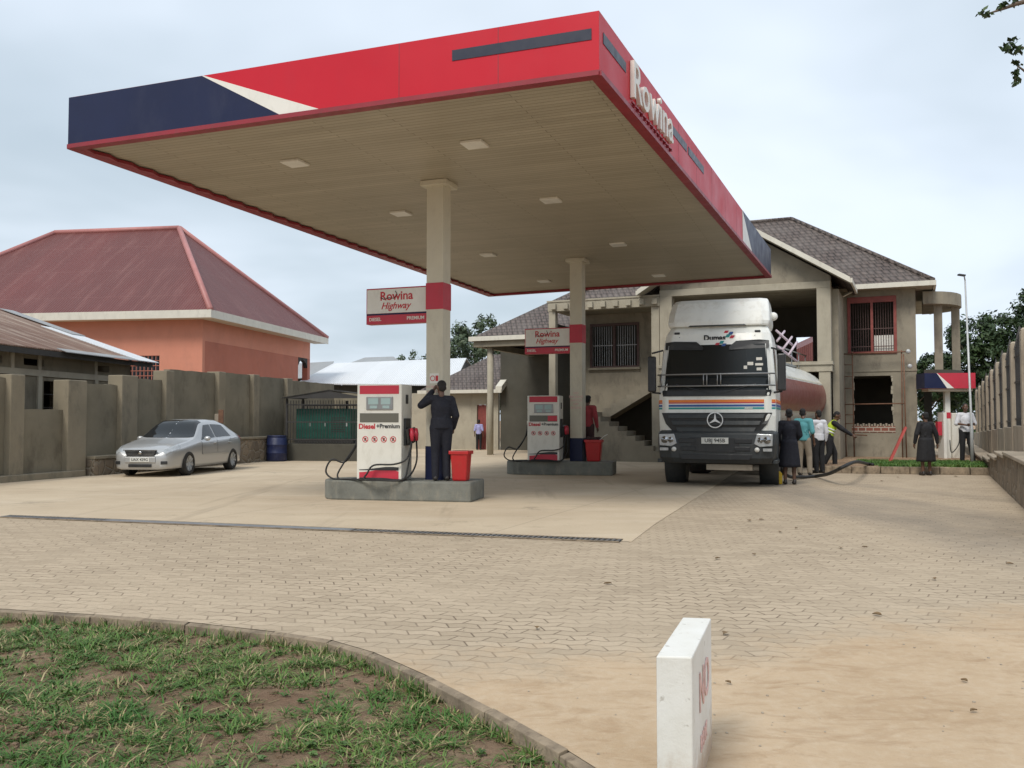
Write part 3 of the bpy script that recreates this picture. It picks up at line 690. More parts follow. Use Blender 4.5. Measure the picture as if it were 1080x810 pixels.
# ================================================================== ISLANDS, DISPENSERS
IY = R(-12)
def island(cx, cy, L, W, h, label):
    r = thing('pump_island', label, 'pump island', (cx, cy, 0), IY, 'raised concrete pump islands')
    n = 8; pts = []
    for i in range(n + 1):
        a = pi / 2 + pi * i / n; pts.append((-L / 2 + W * .42 + W * .42 * cos(a) , W / 2 * sin(a), 0))
    pts += [(L / 2, -W / 2, 0), (L / 2, W / 2, 0)]
    MB().prism(pts, (0, 0, h)).build('kerbed_base', 'island', r, .03); return r
IH = .35
island(-2.0, 16.35, 2.85, 1.0, IH, 'grey concrete pump island under the nearer dispenser and column')
island(1.27, 23.75, 2.85, 1.0, IH, 'grey concrete pump island under the farther dispenser and column')
def wavy(s, x0, x1, z0, fn, y, m, name):
    n = 14; pts = [(x0, y, z0)] + [(x1, y, z0)] + [(x1 - (x1 - x0) * i / n, y, fn(1 - i / n)) for i in range(n + 1)]
    return MB().prism(pts, (0, -.003, 0)).build(name, m, s)
def hose(r, pts, name='hose', m='rubber', rad=.016):
    P = [Vector(p) for p in pts]; out = []
    for i in range(len(P) - 1):
        p0, p1, p2, p3 = P[max(i - 1, 0)], P[i], P[i + 1], P[min(i + 2, len(P) - 1)]
        for k in range(6):
            t = k / 6; out.append(.5 * ((2 * p1) + (-p0 + p2) * t + (2 * p0 - 5 * p1 + 4 * p2 - p3) * t * t + (-p0 + 3 * p1 - 3 * p2 + p3) * t ** 3))
    out.append(P[-1]); return MB().tube(out, rad, 8).build(name, m, r)
def nozzle(r, x, y, z, sx):
    n = MB(); n.box((x, y, z), (.05, .16, .26), 0, R(15)); n.build('nozzle_cradle', 'blackplastic', r, .01)
    a = MB(); a.tube([(x + sx * .05, y, z + .12), (x + sx * .06, y - .02, z + .02), (x + sx * .07, y - .02, z - .10)], [.03, .045, .028], 10)
    a.build('nozzle', 'signred', r)
def dispenser(x, y, label):
    r = thing('fuel_dispenser', label, 'fuel dispenser', (x, y, IH), R(-14), 'white and red fuel dispensers')
    w, d, h = .84, .52, 1.70; f = -d / 2
    MB().bb(-w / 2, w / 2, f, d / 2, .02, h).build('cabinet', 'dispwhite', r, .012)
    MB().bb(-w / 2 + .05, w / 2 - .05, f - .005, f - .001, h - .17, h - .02).build('top_band', 'signred', r)
    dp = MB().bb(-.24, .26, f - .02, f, 1.25, 1.48).build('display', 'steel', r, .006)
    for (a, b_) in ((-.20, -.01), (.04, .22)):
        MB().bb(a, b_, f - .024, f - .0205, 1.345, 1.455).build('screen', 'lcd', dp)
        MB().bb(a + .03, b_ - .02, f - .024, f - .0205, 1.275, 1.325).build('screen', 'lcd', dp)
    MB().bb(-w / 2 + .055, w / 2 - .055, f - .006, f - .001, 1.03, 1.19).build('window', 'nozzle_window', r)
    text('Diesel', .125, .002, .004, mtx=TM(-.23, f - .003, .955)).build('lettering', 'inkred', r)
    text('+Premium', .105, .002, .003, mtx=TM(.17, f - .003, .96)).build('lettering', 'ink', r)
    for i in range(4):
        cx = -.26 + i * .175; rb = MB(); ring(rb, cx, .73, f - .001, .056, .013); rb.box((cx, f - .003, .73), (.095, .003, .012), 0, 0, R(40)); rb.build('prohibition_sign', 'inkred', r)
        MB().bb(cx - .018, cx + .018, f - .0035, f - .001, .705, .755).build('pictogram', 'ink', r)
    wavy(r, -w / 2 + .05, w / 2 - .05, .03, lambda t: .13 + .09 * sin(t * pi * .9 + .1) * t + .02, f - .001, 'signred', 'swoosh')
    wavy(r, -w / 2 + .05, w / 2 - .05, .185, lambda t: .195 + .004 + .07 * t * sin(t * pi * .8), f - .0015, 'ink', 'swoosh_line')
    MB().bb(w / 2, w / 2 + .012, -.06, .04, 1.36, 1.52).build('side_plate', 'blackplastic', r)
    MB().bb(w / 2, w / 2 + .04, -.16, .10, .62, 1.1).build('nozzle_holder', 'blackplastic', r, .01)
    nozzle(r, w / 2 + .08, -.10, .80, 1); nozzle(r, w / 2 + .08, .12, .80, 1)
    MB().bb(-w / 2 - .05, -w / 2, -.1, .1, .95, 1.05).build('hose_outlet', 'white', r)
    MB().bb(-w / 2 - .03, -w / 2, -.16, .12, .62, 1.0).build('nozzle_holder', 'blackplastic', r, .01)
    hose(r, [(w / 2 + .14, -.12, .70), (w / 2 + .1, -.25, .40), (w / 2 - .1, -.34, .30), (-.05, -.36, .28), (-.16, -.40, .14), (-.2, -.42, .03), (.1, -.44, .025), (.5, -.42, .04), (w / 2 + .1, -.22, .22), (w / 2 + .1, 0, .75), (w / 2 + .03, .0, .95)])
    hose(r, [(w / 2 + .14, .12, .70), (w / 2 + .16, .05, .3), (w / 2 + .05, -.2, .04), (.1, -.40, .05), (-.3, -.38, .05)])
    hose(r, [(-w / 2 - .05, 0, 1.0), (-w / 2 - .10, -.05, .65), (-w / 2 - .32, -.1, .3), (-w / 2 - .42, -.15, .08), (-w / 2 - .3, -.2, -.0), (-w / 2 - .05, -.2, .03), (-w / 2 + .1, -.3, .02)])
    hose(r, [(-w / 2 - .03, .05, .8), (-w / 2 - .3, -.05, .33), (-w / 2 - .55, -.1, .36), (-w / 2 - .66, -.12, .15), (-w / 2 - .5, -.16, .02), (-w / 2 - .15, -.24, .02), (.0, -.40, .02)])
    return r
dispenser(-2.28, 16.15, 'white diesel and premium dispenser with red band on the nearer island')
d2 = dispenser(.87, 23.5, 'white diesel and premium dispenser with red band on the farther island')
for nm, x0_, x1_, z0_, z1_, mm in (('sticker', .12, .365, 1.04, 1.18, 'signred'),):
    MB().bb(x0_, x1_, -.272, -.266, z0_, z1_).build(nm, mm, d2)
def bin_(x, y, z, w, h, label):
    r = thing('waste_bin', label, 'bin', (x, y, z), R(-12), 'red plastic bins on the pump islands')
    n = 4; a, c = w * .40, w * .5; b = MB()
    b.hexa([(-a, -a, 0), (a, -a, 0), (a, a, 0), (-a, a, 0)], [(-c, -c, h), (c, -c, h), (c, c, h), (-c, c, h)]); 
    me = b; o = me.build('bucket', 'bin', r, .03)
    rim = MB()
    for (x0, x1, y0, y1) in ((-c - .02, c + .02, -c - .02, -c + .02), (-c - .02, c + .02, c - .02, c + .02), (-c - .02, -c + .02, -c + .02, c - .02), (c - .02, c + .02, -c + .02, c - .02)): rim.bb(x0, x1, y0, y1, h - .03, h + .03)
    rim.build('rim', 'bin', r, .008); MB().bb(-c + .02, c - .02, -c + .02, c - .02, h + .001, h + .006).build('contents', 'interior', r)
    return r
bin_(-.90, 15.95, IH, .32, .50, 'red plastic bin beside the attendant on the nearer island')
b2 = bin_(2.13, 23.45, IH, .42, .53, 'red plastic bin filled with rags on the farther island')
rg2 = random.Random(5)
rag = MB()
for i in range(7): rag.ell((rg2.uniform(-.14, .14), rg2.uniform(-.12, .12), .56 + rg2.uniform(0, .03)), (.07, .06, .05), 8, 5)
rag.build('rags', 'c_brown', b2)
MB().tube([(.15, -.02, .55), (.28, -.05, .66), (.36, -.05, .70)], .012, 6).build('brush_handle', 'white', b2)
# ================================================================== VILLA UNDER CONSTRUCTION
VA = R(-24); VC = Vector((10.04, 28.26, 0))
V = thing('unfinished_villa', 'unfinished two-storey plastered house with brown tiled hip roof behind the truck', 'house', VC, VA)
def vp(name, b, m, bevel=0): return b.build(name, m, V, bevel)
def wall_holes(x0, x1, z0, z1, holes, y0, y1):
    """wall in the xz plane with rectangular holes, as boxes butted together"""
    b = MB(); xs = sorted({x0, x1, *[h[0] for h in holes], *[h[1] for h in holes]})
    for a, c in zip(xs, xs[1:]):
        z = z0
        for h in sorted([h for h in holes if h[0] <= a + 1e-6 and h[1] >= c - 1e-6], key=lambda h: h[2]):
            if h[2] > z: b.bb(a, c, y0, y1, z, h[2])
            z = h[3]
        if z < z1: b.bb(a, c, y0, y1, z, z1)
    return b
def bars(b, x0, x1, z0, z1, y, n, r=.009, hz=(.5,)):
    for i in range(n): x = x0 + (x1 - x0) * (i + .5) / n; b.bb(x - r, x + r, y - r, y + r, z0, z1)
    for t in hz: z = z0 + (z1 - z0) * t; b.bb(x0, x1, y - r - .012, y - r, z - .014, z + .014)
# right wing front wall
up_w = (.37, 1.80, 3.75, 5.48); lo_w = (.45, 1.72, 1.22, 2.92)
vp('wing_wall', wall_holes(.0, 2.45, -.1, 6.0, [up_w, lo_w], 3.0, 3.22), 'plaster')
vp('side_wall', wall_holes(3.22, 11.0, -.1, 6.0, [(4.6, 6.2, 3.3, 5.2), (4.6, 6.2, .9, 2.4)], 0, .22), 'plaster').matrix_local = Matrix.Translation((2.45, 0, 0)) @ Matrix.Rotation(R(90), 4, 'Z')
vp('inner_side_wall', MB().bb(-.0, .0 + .2, .41, 2.99, -.1, 3.0).bb(0, .2, .41, 2.99, 3.0, 5.6), 'plaster')
vp('string_course', MB().bb(.205, 2.47, 2.975, 2.998, 3.06, 3.12), 'plaster')
w = bpy.data.objects.new('window', None); COL.objects.link(w); w.parent = V
fr = MB(); x0, x1, z0, z1 = up_w
for a, c, e, g_ in ((x0 - .06, x1 + .06, z1 - .06, z1 + .14), (x0 - .06, x1 + .06, z0 - .08, z0), (x0 - .06, x0 + .03, z0, z1 - .06), (x1 - .03, x1 + .06, z0, z1 - .06), ((x0 + x1) / 2 - .04, (x0 + x1) / 2 + .04, z0, z1 - .06)): fr.bb(a, c, 2.96, 3.04, e, g_)
fr.build('frame', 'bars_red', w)
bb_ = MB(); bars(bb_, x0, x1, z0, z1, 3.06, 18, .009, (.1, .45, .97)); bb_.build('window_bars', 'bars_brown', w)
MB().bb(x0 + .78, x1 - .05, 3.12, 3.14, z0 + .02, z0 + .55).build('white_board', 'white', w)
w = bpy.data.objects.new('window_opening', None); COL.objects.link(w); w.parent = V
rough = MB(); r_ = random.Random(4)
for i in range(12):
    z = lo_w[2] + .1 + i * .14; rough.bb(lo_w[0] - .005, lo_w[0] + r_.uniform(.01, .05), 3.005, 3.2, z, z + .13); rough.bb(lo_w[1] - r_.uniform(.01, .08), lo_w[1] + .004, 3.005, 3.2, z, z + .13)
rough.build('broken_edge', 'plaster_light', w)
MB().bb(lo_w[0] - .05, lo_w[1] + .05, 2.985, 2.998, lo_w[2] - .22, lo_w[2] - .002).build('brick_patch', 'brick', w)
jag = MB()
for i in range(14): x = lo_w[0] + .02 + i * .09; jag.bb(x, x + .06, 2.99, 3.15, lo_w[2] - .002, lo_w[2] + .06 + .03 * (i % 2))
jag.build('brick_ends', 'fence_plaster', w)
# dark rooms behind
vp('room_back_wall', MB().bb(.2, 2.44, 6.2, 6.4, -.1, 6.0), 'plaster_dark_shade')
vp('floor_slab', MB().bb(-5.5, 2.44, 3.23, 11, 2.95, 3.05).bb(-5.49, 2.4, 3.23, 11, 5.85, 5.95), 'plaster_dark_shade')
# portico
PW = 5.5
vp('portico_column', MB().bb(-.42, 0, 0, .4, 3.27, 5.6), 'plaster_light', .01)
vp('portico_column', MB().bb(-.38, -.04, 0, .36, -.1, 2.95), 'plaster_light', .01)
vp('portico_column', MB().bb(-PW, -PW + .42, 0, .4, 3.27, 5.6), 'plaster_light', .01)
vp('portico_column', MB().bb(-PW + .02, -PW + .4, 0, .36, -.1, 2.95), 'plaster_light', .01)
vp('portico_beam', MB().bb(-PW - .02, .02, -.03, .45, 2.95, 3.16).bb(-PW - .05, .05, -.08, .47, 3.162, 3.27), 'plaster_light', .01)
vp('portico_floor', MB().bb(-PW, 0, .47, 3.2, 3.02, 3.24), 'plaster')
vp('portico_lintel', MB().bb(-PW, 0, 0, .38, 5.6, 5.82), 'plaster_light', .01)
vp('portico_ceiling', MB().bb(-PW, .0, .39, 4.9, 5.62, 5.68), 'plaster')
GR = 7.75; ge = 5.86
vp('gable_wall', MB().prism([(-PW, .06, 5.822), (0, .06, 5.822), (0, .06, 5.98), (-PW / 2, .06, GR - .08), (-PW, .06, 5.98)], (0, .2, 0)), 'plaster')
yy = (-.55, 5.2)
gx = .62
def slab(pts, th, name, m):  # pts upper surface quad
    n = (Vector(pts[1]) - Vector(pts[0])).cross(Vector(pts[2]) - Vector(pts[0])).normalized()
    if n.z < 0: n = -n
    return vp(name, MB().prism(pts, -n * th), m)
for sgn in (-1, 1):
    xe = -PW / 2 + sgn * (PW / 2 + gx); ze = ge - .08
    slab([(xe, yy[0], ze), (-PW / 2, yy[0], GR + .12), (-PW / 2, yy[1], GR + .12), (xe, yy[1], ze)], .1, 'gable_roof', 'tiles')
    b = MB(); b.prism([(xe, yy[0] - .035, ze - .14), (-PW / 2, yy[0] - .035, GR - .02), (-PW / 2, yy[0] - .035, GR + .15), (xe, yy[0] - .035, ze + .03)], (0, .03, 0))
    b.build('barge_board', 'gutter', V)
    b = MB(); b.prism([(xe, yy[0], ze - .10), (-PW / 2 , yy[0], GR + .02), (-PW / 2, .05, GR + .02), (xe, .05, ze - .10)], (0, 0, -.02)); b.build('eave_soffit', 'plaster_light', V)
    MB().bb(xe - .06 * (sgn < 0) - .0, xe + .06 * (sgn > 0), yy[0], 2.2, ze - .14, ze + .0).build('gutter', 'gutter', V)
# back wall of portico, sky seen through a window opening
vp('portico_back_wall', wall_holes(-PW, .0, 3.24, 5.62, [(-1.62, -1.02, 3.45, 4.5), (-4.6, -3.4, 3.25, 5.3)], 4.9, 5.1), 'plaster_dark_shade')
vp('portico_back_wall', wall_holes(-PW, .0, -.1, 3.0, [(-3.6, -2.4, -.1, 2.3)], 4.9, 5.1), 'plaster_dark_shade')
vp('parapet_stub', MB().bb(-1.95, -1.55, 2.6, 2.9, 3.245, 3.72), 'plaster')
# balcony block with pergola beam
BX0, BX1 = -9.55, -PW
vp('balcony_post', MB().bb(BX0, BX0 + .25, 0, .25, -.1, 5.3), 'plaster_light', .01)
vp('balcony_post', MB().bb(BX1 - .3, BX1 - .02, .03, .3, -.1, 5.3), 'plaster_light', .01)
vp('pergola_beam', MB().bb(BX0 - .03, BX1, -.02, .27, 5.3, 5.62).bb(BX0 - .06, BX1 + .02, -.05, .3, 5.622, 5.68), 'plaster_light')
for i in range(9):
    x = BX0 + .22 + i * .46; vp('beam_end', MB().bb(x - .09, x + .09, -.14, -.022, 5.36, 5.55), 'plaster_light')
vp('balcony_soffit', MB().bb(BX0, BX1, .28, 2.9, 5.35, 5.45), 'plaster')
WX = (-8.63, -6.84, 3.42, 4.95)
b = MB(); b2_ = wall_holes(BX0 + .1, BX1, 2.75, 5.35, [WX], 2.0, 2.2); vp('balcony_wall', b2_, 'plaster')
vp('balcony_wall', MB().prism([(BX0 + .1, 2.0, 1.3), (-7.85, 2.0, 1.65), (-5.75, 2.0, 2.749), (BX0 + .1, 2.0, 2.749)], (0, .2, 0)), 'plaster')
w = bpy.data.objects.new('window', None); COL.objects.link(w); w.parent = V
fr = MB(); x0, x1, z0, z1 = WX
for a, c, e, g_ in ((x0 - .05, x1 + .05, z1 - .05, z1 + .05), (x0 - .05, x1 + .05, z0 - .06, z0), (x0 - .05, x0 + .03, z0, z1 - .05), (x1 - .03, x1 + .05, z0, z1 - .05), ((x0 + x1) / 2 - .05, (x0 + x1) / 2 + .05, z0, z1 - .05)): fr.bb(a, c, 1.96, 2.04, e, g_)
fr.build('frame', 'bars_brown', w)
bb_ = MB(); bars(bb_, x0, x1, z0, z1, 2.06, 20, .010, (.5,)); bb_.build('window_bars', 'steel', w)
MB().bb(x0 - .1, x1 + .1, 1.88, 1.995, z0 - .14, z0 - .062).build('sill', 'plaster', w)
vp('room_back_wall', MB().bb(BX0, BX1, 4.5, 4.7, -.1, 5.8), 'plaster_dark_shade')
# stairs
st = MB(); n = 10; x = -7.85; z = 1.70
pts = [(-8.55, -.25, -.1), (-8.55, -.25, 1.70), (x, -.25, 1.70)]
for i in range(n):
    z -= .165; pts.append((x, -.25, z)); x += .31; pts.append((x, -.25, z))
pts.append((x, -.25, -.1))
vp('lower_stair_flight', MB().prism(pts, (0, 1.15, 0)), 'plaster')
x = -7.85; z = 1.70; pts = [(-8.55, 1.0, 1.70), (x, 1.0, 1.70)]; 
for i in range(8): z += .155; pts.append((x, 1.0, z)); x += .29; pts.append((x, 1.0, z))
pts += [(x, 1.0, z - .22), (-7.7, 1.0, 1.48), (-8.55, 1.0, 1.48)]
vp('upper_stair_flight', MB().prism(pts, (0, .95, 0)), 'plaster')
vp('under_stair_wall', MB().bb(-8.5, -5.6, 3.0, 3.1, -.1, 2.9), 'plaster_dark_shade')
# main hip roof
def roof(name, faces, m='tiles', th=.12):
    b = MB()
    for f in faces:
        a = [Vector(p) for p in f]; nrm = (a[1] - a[0]).cross(a[2] - a[0]).normalized()
        if nrm.z < 0: nrm = -nrm; a.reverse()
        b.prism(a, -nrm * th)
    return vp(name, b, m)
ZE, ZR = 5.98, 9.35
e0, e1, e2, e3 = (-9.8, 2.45, ZE), (3.0, 2.45, ZE), (3.0, 11.4, ZE), (-9.8, 11.4, ZE); r0, r1 = (-5.6, 6.85, ZR), (-1.95, 6.85, ZR)
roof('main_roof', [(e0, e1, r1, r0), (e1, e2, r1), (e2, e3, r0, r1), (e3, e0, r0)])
rc = MB()
for a, c in ((r0, r1), (e1, r1), (e0, r0)): rc.tube([Vector(a) + Vector((0, 0, .02)), Vector(c) + Vector((0, 0, .02))], .08, 6)
rc.build('ridge_tiles', 'tiles', V)
MB().bb(.6, 3.08, 2.36, 2.45, ZE - .16, ZE + .0).bb(3.0, 3.08, 2.45, 11.4, ZE - .16, ZE).build('gutter', 'gutter', V); MB().bb(-9.8, -6.2, 2.36, 2.45, ZE - .14, ZE).build('gutter', 'gutter', V)
MB().bb(.05, 2.99, 2.46, 3.0, ZE - .14, ZE - .11).bb(2.46, 2.99, 3.0, 11.3, ZE - .14, ZE - .11).build('eave_soffit', 'plaster_light', V)
# drainpipe
MB().tube([(.66, 2.42, 5.85), (.55, 2.42, 5.78), (.05, 2.9, 5.62), (.02, 2.9, 5.5), (.06, 2.9, 3.2), (.22, 2.86, .15)], .045, 8).build('drainpipe', 'gutter', V)
# right hand balcony
sl = []
for i in range(13): a = -pi / 2 + pi * i / 12; sl.append((2.68 + 1.25 * cos(a) * 1.0, 5.2 + 1.7 * sin(a), 5.35))
vp('balcony_canopy_slab', MB().prism(sl, (0, 0, .42)), 'plaster')
vp('balcony_floor_slab', MB().prism([(p[0], p[1], 2.9) for p in sl], (0, 0, .22)), 'plaster_dark_shade')
for (x, y) in ((3.72, 5.0), (3.2, 6.3), (3.15, 4.1)): vp('balcony_post', MB().bb(x - .13, x + .13, y - .13, y + .13, 3.12, 5.35), 'plaster')
for (x, y) in ((2.82, 6.3),): vp('balcony_post', MB().bb(x - .13, x + .13, y - .13, y + .13, -.1, 2.9), 'plaster_dark_shade')
# carport wing at the left
c0, c1_, c2_, c3_ = (-14.1, 2.95, 4.78), (-9.6, 2.95, 4.78), (-9.9, 7, 7.55), (-14.1, 11, 4.78)
roof('carport_roof', [(c0, c1_, (-9.6, 7, 7.55), c2_), (c0, c2_, c3_), (c3_, c2_, (-9.6, 7, 7.55), (-9.6, 11, 4.78))])
MB().bb(-14.2, -9.82, 2.84, 2.95, 4.63, 4.81).bb(-14.2, -14.1, 2.95, 11, 4.63, 4.81).build('gutter', 'gutter', V)
MB().bb(-14.05, -9.6, 3.0, 3.3, 4.4, 4.62).bb(-14.05, -13.85, 3.3, 10.9, 4.4, 4.62).build('eave_beam', 'plaster', V)
vp('carport_column', MB().lathe([(.13, -.1), (.13, 4.4)], 16, c=(-13.45, 3.35, 0)), 'plaster_light')
vp('carport_wall', MB().bb(-9.62, -9.42, .3, 9, -.1, 4.9), 'plaster_dark_shade')
vp('carport_wall', MB().bb(-15.6, -9.63, 9.0, 9.2, -.1, 5.2), 'plaster_dark_shade')
# low tiled annex
AX = thing('tiled_annex', 'low plastered annex with brown tiled roof and open brown door', 'outbuilding', VC, VA)
def ap(name, b, m): return b.build(name, m, AX)
ap('wall', wall_holes(-22.2, -15.72, -.1, 2.75, [(-16.85, -16.35, -.1, 2.15)], 9.0, 9.2), 'plaster_light')
ap('door', MB().bb(-16.84, -16.36, 9.1, 9.14, -.1, 2.14), 'bars_red')
def aroof(faces, th=.12):
    b = MB()
    for f in faces:
        a = [Vector(p) for p in f]; nrm = (a[1] - a[0]).cross(a[2] - a[0]).normalized()
        if nrm.z < 0: nrm = -nrm
        b.prism(a, -nrm * th)
    ap('roof', b, 'tiles')
aroof([[(-19.8, 8.5, 2.85), (-15.6, 8.5, 2.85), (-15.6, 11.6, 4.75), (-17.2, 11.6, 4.75)]])
ap('verge', MB().prism([(-15.6, 8.45, 2.72), (-15.6, 11.6, 4.66), (-15.6, 11.6, 4.92), (-15.6, 8.45, 3.0)], (.32, 0, 0)), 'gutter')
ap('gutter', MB().bb(-19.8, -15.3, 8.4, 8.5, 2.70, 2.86), 'gutter')
ap('side_wall', MB().bb(-22.2, -22.0, 9.2, 13, -.1, 2.7), 'plaster_light')
# scaffold frame around lower window
s = thing('scaffold_frame', 'thin rusty pole frame standing round the lower window of the villa', 'scaffold', VC, VA)
for nm, P in (('pole', [(.22, 2.75, .18), (.18, 2.75, 3.75)]), ('pole', [(.48, 2.7, .18), (.46, 2.7, 3.75)]), ('pole', [(1.98, 2.7, .18), (2.0, 2.7, 3.75)]), ('pole', [(2.1, 2.6, .18), (2.06, 2.6, 3.6)]),
              ('rail', [(.1, 2.66, 3.66), (2.25, 2.66, 3.69)]), ('rail', [(.2, 2.66, 1.95), (2.1, 2.66, 1.97)]), ('rail', [(.15, 2.66, .95), (.9, 2.66, .9)])):
    MB().tube(P, .022, 6).build(nm, 'rustpole', s)
for zz in (3.3, 2.9, 2.5, 1.6, 1.3): MB().tube([(.2, 2.72, zz), (.48, 2.70, zz)], .014, 5).build('rung', 'rustpole', s)
for (x, z) in ((2.2, 3.69), (2.24, 3.2)): MB().lathe([(.06, -.01), (.08, .01)], 12, 'Y', (x, 2.62, z)).build('coupler', 'galv', s)
p = Vector((0, 0, 0)); lean = MB().tube([G(938, 488, .18) , at(955, 451, 27.6)], .05, 4, smooth=False); tag(lean.build('leaning_post', 'redpole'), 'red painted steel post leaning against the villa wall', 'post')
tag(MB().box(at(925, 486, 27.3) , (1.6, .12, .03), R(-20)).build('timber_plank', 'timber'), 'pale timber plank lying on the grass under the lower window', 'plank')

# ---- raised grass bed and kerb in front of the wing
k0, k1 = G(868, 499), G(1056, 501.5); kd = (k1 - k0).normalized(); kn = Vector((-kd.y, kd.x, 0))
bed = [k0 + kn * .14, k1 + kn * .14 + kd * .3, k1 + kd * 3.2 + kn * 9, VC + Vector((3.4, 5, 0)), Vector((10.4, 30.6, 0)), k0 + kn * 3.5 + kd * .2]
bd_ = MB().prism([Vector((p.x, p.y, -.1)) for p in bed], (0, 0, .275)); struct(bd_.build('raised_bed', 'soil'))
root = thing('kerb', 'grey concrete kerb edging the raised lawn in front of the villa', 'kerb')
L = (k1 - k0).length; n = 6
for i in range(n):
    a = k0 + kd * (L * i / n + .012); c = k0 + kd * (L * (i + 1) / n - .012)
    MB().hexa([a, c, c + kn * .14, a + kn * .14], [a + up * .19 + kn * .02, c + up * .19 + kn * .02, c + kn * .14 + up * .19, a + kn * .14 + up * .19]).build('kerb_stone', 'kerb', root, .012)
bgr = MB(); rr = random.Random(8)
for i in range(5200):
    p = k0 + kd * rr.uniform(1.3, L + .3) + kn * rr.uniform(.25, 3.6)
    if noise.noise(Vector((p.x * 1.2, p.y * 1.2, 0))) < -.25: continue
    for k in range(3): blade(bgr, p + Vector((rr.gauss(0, .05), rr.gauss(0, .05), .17)), rr.uniform(0, 6.3), rr.uniform(.04, .10), .009, rr.uniform(.02, .07))
stuff(bgr.build('lawn_grass', 'grass'))

# ================================================================== RIGHT FENCE
f0 = Vector((9.95, 17.5, 0)); fd = Vector((sin(R(25)), cos(R(25)), 0)); fn = Vector((-fd.y, fd.x, 0))   # fn -> towards the forecourt
FN = thing('boundary_fence', 'pale plastered pillar fence with iron spikes and stone plinth at the right', 'fence', f0, math.atan2(fd.y, fd.x))
# local: x along fence, y towards forecourt (left)
def fpart(name, b, m, bev=0): return b.build(name, m, FN, bev)
for i in range(-3, 9):
    x = 1.35 + i * 2.75; top = 3.32 - .028 * x; st_ = .75 - .03 * x
    fpart('pillar', MB().bb(x - .16, x + .16, -.26, -.06, -.1, top), 'fence_plaster', .025)
    fpart('pillar_cap', MB().hexa([(x - .16, -.26, top + .001), (x + .16, -.26, top + .001), (x + .16, -.06, top + .001), (x - .16, -.06, top + .001)], [(x - .12, -.22, top + .05), (x + .12, -.22, top + .05), (x + .12, -.10, top + .05), (x - .12, -.10, top + .05)]), 'fence_plaster')
    xa, xb = x + .16, x + 2.59; wt = 1.32 - .02 * x
    fpart('wall_panel', MB().bb(xa, xb, -.25, -.075, -.1, wt), 'fence_plaster', .01)
    sp = MB()
    for k in range(14):
        xx = xa + (xb - xa) * (k + .5) / 14; h = top - .25 + .32 * (1 - abs(k - 6.5) / 7)
        sp.bb(xx - .014, xx + .014, -.175, -.145, wt, h); sp.hexa([(xx - .04, -.20, h), (xx + .04, -.20, h), (xx + .04, -.12, h), (xx - .04, -.12, h)], [(xx - .002, -.162, h + .18), (xx + .002, -.162, h + .18), (xx + .002, -.158, h + .18), (xx - .002, -.158, h + .18)])
    for zz in (wt + .15, (wt + top) / 2, top - .4): sp.bb(xa, xb, -.142, -.128, zz - .02, zz + .02)
    fpart('spike_grille', sp, 'iron')
    ph = max(.35, .80 - .055 * max(0, x))
    fpart('stone_plinth', MB().bb(x - 1.0, x + 1.74, -.05, .32, -.1, ph - .075), 'stone', .02)
    fpart('plinth_cap', MB().bb(x - 1.03, x + 1.715, -.05, .38, ph - .07, ph), 'fence_plaster', .015)

# ================================================================== LEFT WALL
w0 = G(0, 509); w1 = G(275, 486); wd = (w1 - w0).normalized(); wn = Vector((wd.y, -wd.x, 0))  # towards forecourt
LW = thing('boundary_wall', 'rough grey-brown plastered boundary wall with pillars behind the silver car', 'wall', w0, math.atan2(wd.y, wd.x))
def wx(px):
    p = onplane(px, 443, w0, wn); return (p - w0).dot(wd), p
def wz(px, py): return onplane(px, py, w0, wn).z
def lw(name, b, m, bev=0): return b.build(name, m, LW, bev)
# local y+ is to the left (away), so forecourt side is -y
def pan(pa, pb, py, off=0, name='wall_panel', m='plaster_wall'):
    xa = wx(pa)[0] if pa is not None else -8; xb = wx(pb)[0]
    zt = wz((pa if pa is not None else pb) * .5 + pb * .5, py)
    b = MB(); n = max(2, int((xb - xa) / .25)); rr_ = random.Random(int(pb))
    top = [(xa + (xb - xa) * i / n, 0, zt + rr_.uniform(-.012, .012)) for i in range(n + 1)]
    b.prism([(xa, 0, -.1)] + top + [(xb, 0, -.1)], (0, .2, 0)); return lw(name, b, m)
def pil(pa, pb, py):
    xa, xb = wx(pa)[0], wx(pb)[0]; zt = wz((pa + pb) / 2, py); xb = max(xb, xa + .38)
    lw('pillar', MB().bb(xa, xb, -.16, .3, -.1, zt), 'plaster_pillar', .02)
pan(-60, 5, 396); pil(5, 20, 395); pan(19, 67, 432); pil(66, 86, 401); pan(88, 123, 405); pil(123, 140, 396); pan(140, 171, 400); pil(170, 178, 391)
pan(178, 227, 391.5); pil(226, 231, 392); pan(231, 263, 394); pil(263, 267, 395); pan(267, 299, 398); pil(299, 302, 399); pan(302, 352, 403)
pl = MB(); xa, xb = wx(-60)[0], wx(84)[0]; pl.bb(xa, xb, -.22, -.002, -.1, .16); lw('plinth', pl, 'plaster_pillar', .02)
xa, xb = wx(88)[0], wx(132)[0]; lw('plinth', MB().bb(xa, xb, -.34, -.002, -.1, .42), 'stone', .02); lw('plinth_cap', MB().bb(xa, xb, -.37, -.002, .421, .50), 'plaster_pillar', .01)
xa, xb = wx(132)[0], wx(285)[0]; lw('plinth', MB().bb(xa, xb, -.42, -.002, -.1, .78), 'stone', .03); lw('plinth_cap', MB().bb(xa, xb, -.46, -.002, .781, .86), 'plaster_pillar', .015)
# rear wall closing the yard behind the generator
re0 = Vector((-7.55, 36.2, 0))
RW = thing('rear_wall', 'weathered plaster wall closing the yard behind the generator', 'wall')
MB().bb(-8.2, -5.6, 37.6, 37.85, -.1, 2.55).build('wall_panel', 'plaster_wall', RW)
for x in (-8.0, -5.97): MB().bb(x, x + .35, 37.45, 37.6, -.1, 2.65).build('pillar', 'plaster_pillar', RW, .02)
